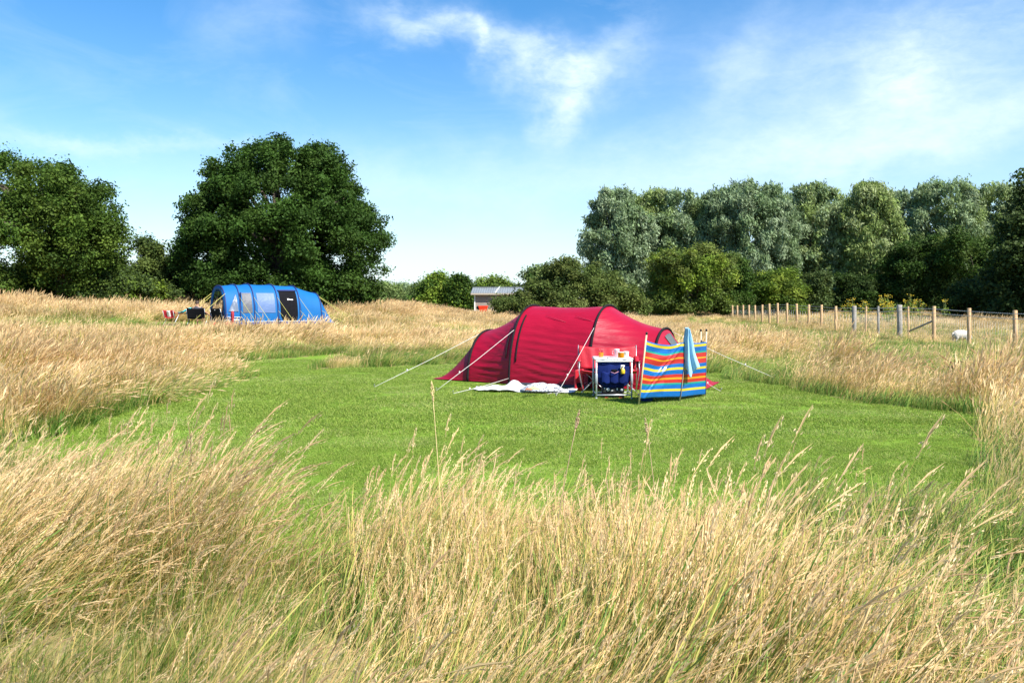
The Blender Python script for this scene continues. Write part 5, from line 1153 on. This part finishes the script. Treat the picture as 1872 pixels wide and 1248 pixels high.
# ------------------------------------------------------------------ shed and barrow
def build_shed():
    Y = 76.0; x0 = (868 - CX) / F * Y; g = tz(x0, Y); L_ = 6.2; D = 3.4; He = 2.05; Hr = 2.62
    s = empty('shed', (x0, Y, g), -.05, 'timber clad shed with a grey metal roof behind the meadow', 'shed')
    m = bpy.data.materials.new('weather_boards'); m.use_nodes = True; nt = m.node_tree; N = nt.nodes; L = nt.links; p = N['Principled BSDF']; p.inputs['Roughness'].default_value = .9
    tc = N.new('ShaderNodeTexCoord'); mp = N.new('ShaderNodeMapping'); mp.inputs['Scale'].default_value = (1.2, 1, 9); L.new(tc.outputs['Object'], mp.inputs[0]); n = N.new('ShaderNodeTexNoise'); n.inputs['Scale'].default_value = 2.0; n.inputs['Detail'].default_value = 6; L.new(mp.outputs[0], n.inputs[0])
    cr = N.new('ShaderNodeValToRGB'); e = cr.color_ramp.elements; e[0].position = .3; e[0].color = (.23, .18, .15, 1); e[1].position = .72; e[1].color = (.40, .33, .28, 1); L.new(n.outputs['Fac'], cr.inputs[0]); L.new(cr.outputs[0], p.inputs['Base Color'])
    w = MB(); nb = 16
    for k in range(nb):
        z = He * (k + .5) / nb; w.box((L_ / 2, .0, z), (L_, .03, He / nb * .98), rot=Matrix.Rotation(R(-7), 3, 'X')); w.box((0, D / 2, z), (.03, D, He / nb * .98), rot=Matrix.Rotation(R(-7), 3, 'Y'))
    w.box((L_ / 2, D / 2 + .03, He / 2), (L_ - .06, D - .03, He - .02)); w.build('wall', m, s, smooth_=False)
    for x in (0.0, L_): MB().box((x, -.03, He / 2), (.10, .07, He)).build('corner_board', M_wht if x == 0 else m, s, smooth_=False)
    rm = mat('grey_roof_sheet', (.17, .19, .20), .65, metal=.05, var=.12, vscale=1.2)
    nu = 90; P = []
    for i in range(nu + 1):
        x = -.35 + (L_ + .7) * i / nu; c = .018 * sin(i * 2.1); P.append([(x, -.40, He + .10 + c), (x, D * .5, Hr + .10 + c), (x, D + .4, He + .10 + c)])
    rf = MB().grid(P).build('roof', rm, s, smooth_=False, thick=.02)
    MB().box((L_ / 2, -.41, He + .02), (L_ + .7, .03, .15)).build('fascia', mat('pale_fascia', (.42, .36, .28), .8), rf, smooth_=False)
    MB().tube([(2.05, -.08, .9), (2.02, -.10, He - .15), (1.95, -.45, He + .10), (2.25, D * .5, Hr + .17)], .045, 8).build('flue_pipe', M_wht, s)
    MB().box((L_ / 2, D * .5, Hr + .15), (L_ + .7, .22, .04)).build('ridge_cap', rm, rf, smooth_=False)
    Yb = 72.0; xb = (883 - CX) / F * Yb; b = empty('wheelbarrow', (xb, Yb, tz(xb, Yb)), .1, 'bright red wheelbarrow propped against the timber shed', 'wheelbarrow')
    red = mat('red_barrow_paint', (.72, .045, .015), .4, var=.06)
    P = []
    for zf, hx, hy in ((1.02, .45, .30), (.72, .36, .24), (.38, .26, .17)):
        P.append([(hx * cx_ * (1 if abs(cx_) > 0 else 1) , hy * cy_, zf) for cx_, cy_ in ((-1, -1), (0, -1), (1, -1), (1, 0), (1, 1), (0, 1), (-1, 1), (-1, 0), (-1, -1))])
    t = MB(); t.grid(P); t.add([P[2][i] for i in range(8)], [tuple(range(8))]); t.build('tray', red, b, smooth_=False, thick=.02)
    M_ = Matrix.Translation((-.42, -.05, .84)) @ Matrix.Rotation(R(80), 4, 'X'); MB().lathe([(.05, -.05), (.10, -.05), (.17, -.045), (.19, 0), (.17, .045), (.10, .05), (.05, .05)], n=20, M=M_).build('wheel', M_cap, b)
    for y in (-.2, .2): MB().tube([(-.42, y * .4, .84), (.0, y, .55), (.35, y, .45), (.55, y, .9)], .018, 6).build('handle', M_cap, b); MB().tube([(.15, y, .5), (.2, y, .0)], .018, 6).build('leg', M_cap, b)
build_shed()

# ------------------------------------------------------------------ ragwort, thistle, docks and single tall stalks
M_plant = leaf_mat('plant_leaf', trans=.25, rough=.6, objvar=0)
M_stem = mat('green_stem', (.14, .17, .04), .7, var=.2); M_yflower = mat('yellow_flower', (.72, .50, .01), .6, var=.2, vscale=20); M_dock = mat('brown_seed_head', (.16, .065, .03), .8, var=.3, vscale=20)
def herb(name, label, cat, x, y, h, n, seed, flower, spread=.25, cols=YEL, heads=10, hs=.05, group=None, lean=.0):
    r = np.random.RandomState(seed); e = empty(name, (x, y, tz(x, y)), 0, label, cat, group); st = MB()
    for i in range(n):
        fl = MB(); a = r.rand() * 6.28; q = spread * r.rand(); hh = h * (.7 + .4 * r.rand()); tip = Vector((q * cos(a) + lean * hh, q * sin(a), hh)); st.tube([(q * .1 * cos(a), q * .1 * sin(a), 0), (q * .5 * cos(a) + lean * hh * .3, q * .5 * sin(a), hh * .55), tip], [.012, .010, .006], 5)
        for k in range(heads):
            b = r.rand() * 6.28; d = .02 + .12 * r.rand() * h; zz = tip.z - abs(r.normal(0, .08)) * h
            c = Vector((tip.x + d * cos(b), tip.y + d * sin(b), zz)); s = hs * (.6 + .7 * r.rand())
            fl.lathe([(0, -.25 * s), (.5 * s, -.05 * s), (.55 * s, .1 * s), (.25 * s, .3 * s), (0, .32 * s)], c, 7); st.tube([tip - Vector((0, 0, .12 * h)), c - Vector((0, 0, .2 * s))], .004, 4)
        fl.build('flower_head', flower, e)
    st.build('stem', M_stem, e)
    nl = 46 * n; C = np.array(cols); P = np.stack([r.normal(0, spread * .5, nl) , r.normal(0, spread * .5, nl), h * .85 * r.rand(nl)], 1); P[:, 0] += lean * P[:, 2]; ax = r.normal(0, 1, (nl, 3)); ax /= np.linalg.norm(ax, axis=1)[:, None]; s2 = np.cross(ax, r.normal(0, 1, (nl, 3))); s2 /= np.linalg.norm(s2, axis=1)[:, None]
    l_ = (.04 + .05 * r.rand(nl))[:, None]; V = np.stack([P - ax * l_, P + s2 * l_ * .35, P + ax * l_, P - s2 * l_ * .35], 1).reshape(-1, 3)
    o = bpy.data.objects.new('foliage', quads_mesh('foliage', V, nl, np.repeat(C[r.randint(len(C), size=nl)], 4, 0), M_plant)); COL.objects.link(o); o.parent = e
RG = 'yellow ragwort plants in the field beyond the fence'
for i, (px, Y, top, n, hd_, lab) in enumerate([(1545, 47, 549, 2, 10, 'short ragwort just past the pair of thin posts'), (1557, 49, 546, 3, 12, 'small yellow ragwort behind the thick grey far post'), (1574, 46, 551, 2, 9, 'sparse ragwort beside the thin tan post'), (1586, 45, 548, 3, 14, 'yellow ragwort above the thin tan post'),
                                         (1618, 46, 536, 4, 18, 'tallest ragwort with bright yellow heads behind the near grey post'), (1626, 43, 549, 5, 22, 'widest clump of golden ragwort beside the near grey post'), (1632, 47, 551, 2, 9, 'small ragwort at the side of the golden clump'), (1661, 44, 545, 3, 11, 'loose ragwort right above the slim tan stake'),
                                         (1664, 49, 533, 2, 9, 'tall thin ragwort against the dark shrubs'), (1681, 48, 540, 2, 8, 'pale ragwort near the soft green shrub'), (1676, 45, 551, 2, 9, 'low ragwort near the slanting strut'), (1726, 46, 549, 2, 7, 'lone ragwort beside the low shaded shrub'), (1474, 66, 559, 2, 9, 'distant ragwort behind the tan posts')]):
    X = (px - CX) / F * Y; h = HC + (HY - top) / F * Y - tz(X, Y); herb('ragwort', lab, 'wildflower', X, Y, h, n, 60 + i, M_yflower, spread=.34, heads=hd_, hs=.055, group=RG)
X, Y = 8.1, 14.7; herb('thistle', 'dark brown thistle standing in the grass bank beyond the lawn', 'plant', X, Y, .80, 2, 91, M_dock, spread=.10, cols=HAW, heads=8, hs=.035, lean=.12)
X, Y, _ = at(512, 34.5); herb('dock', 'rusty brown dock stalk in the dry grass before the blue tent', 'plant', X, Y, .78, 3, 92, M_dock, spread=.22, cols=[(.2, .1, .05), (.25, .14, .06)], heads=14, hs=.05)
def stalk(name, label, px, Y, top, lean, seed, col, hl=.12, bead=False):
    X = (px - CX) / F * Y; g = tz(X, Y); zt = HC + (HY - top) / F * Y - g; r = np.random.RandomState(seed); e = empty(name, (X, Y, g), 0, label, 'grass stalk')
    m = mat('straw_stalk', col, .6, var=.1); pts = [(lean * zt * f ** 1.4, .02 * f, zt * f) for f in np.linspace(0, 1, 8)]
    MB().tube(pts, [.0036 - .0018 * k / 7 for k in range(8)], 6).build('stem', m, e)
    h = MB(); t = Vector(pts[-1]); d = (Vector(pts[-1]) - Vector(pts[-2])).normalized()
    for k in range(70):
        s = r.rand(); c = t + d * (s - .6) * hl; rad = .010 * sin(pi * (.1 + .85 * s)); a = r.rand() * 6.28; o_ = Vector((cos(a), sin(a), 0)) * rad
        h.tube([c + o_ * .4, c + o_ + d * .006, c + o_ * 1.15 + d * .014], [.0012, .0022, .0004], 4)
    h.build('seed_head', m, e)
stalk('tall_grass_stalk', 'single tall straw stalk rising over the lawn before the red tent', 812, 4.9, 714, -.06, 1, (.66, .50, .24))
stalk('tall_grass_stalk', 'leaning stalk with a drooping pink brown head over the lawn', 1000, 4.6, 768, .16, 2, (.42, .28, .17))
stalk('tall_grass_stalk', 'stalk with a pale brown head in front of the windbreak foot', 1210, 5.2, 780, -.10, 3, (.48, .34, .20))
stalk('reedmace_stalk', 'dark brown reed head at the grass edge by the lawn corner', 14, 7.4, 795, .02, 4, (.11, .06, .035), .10)
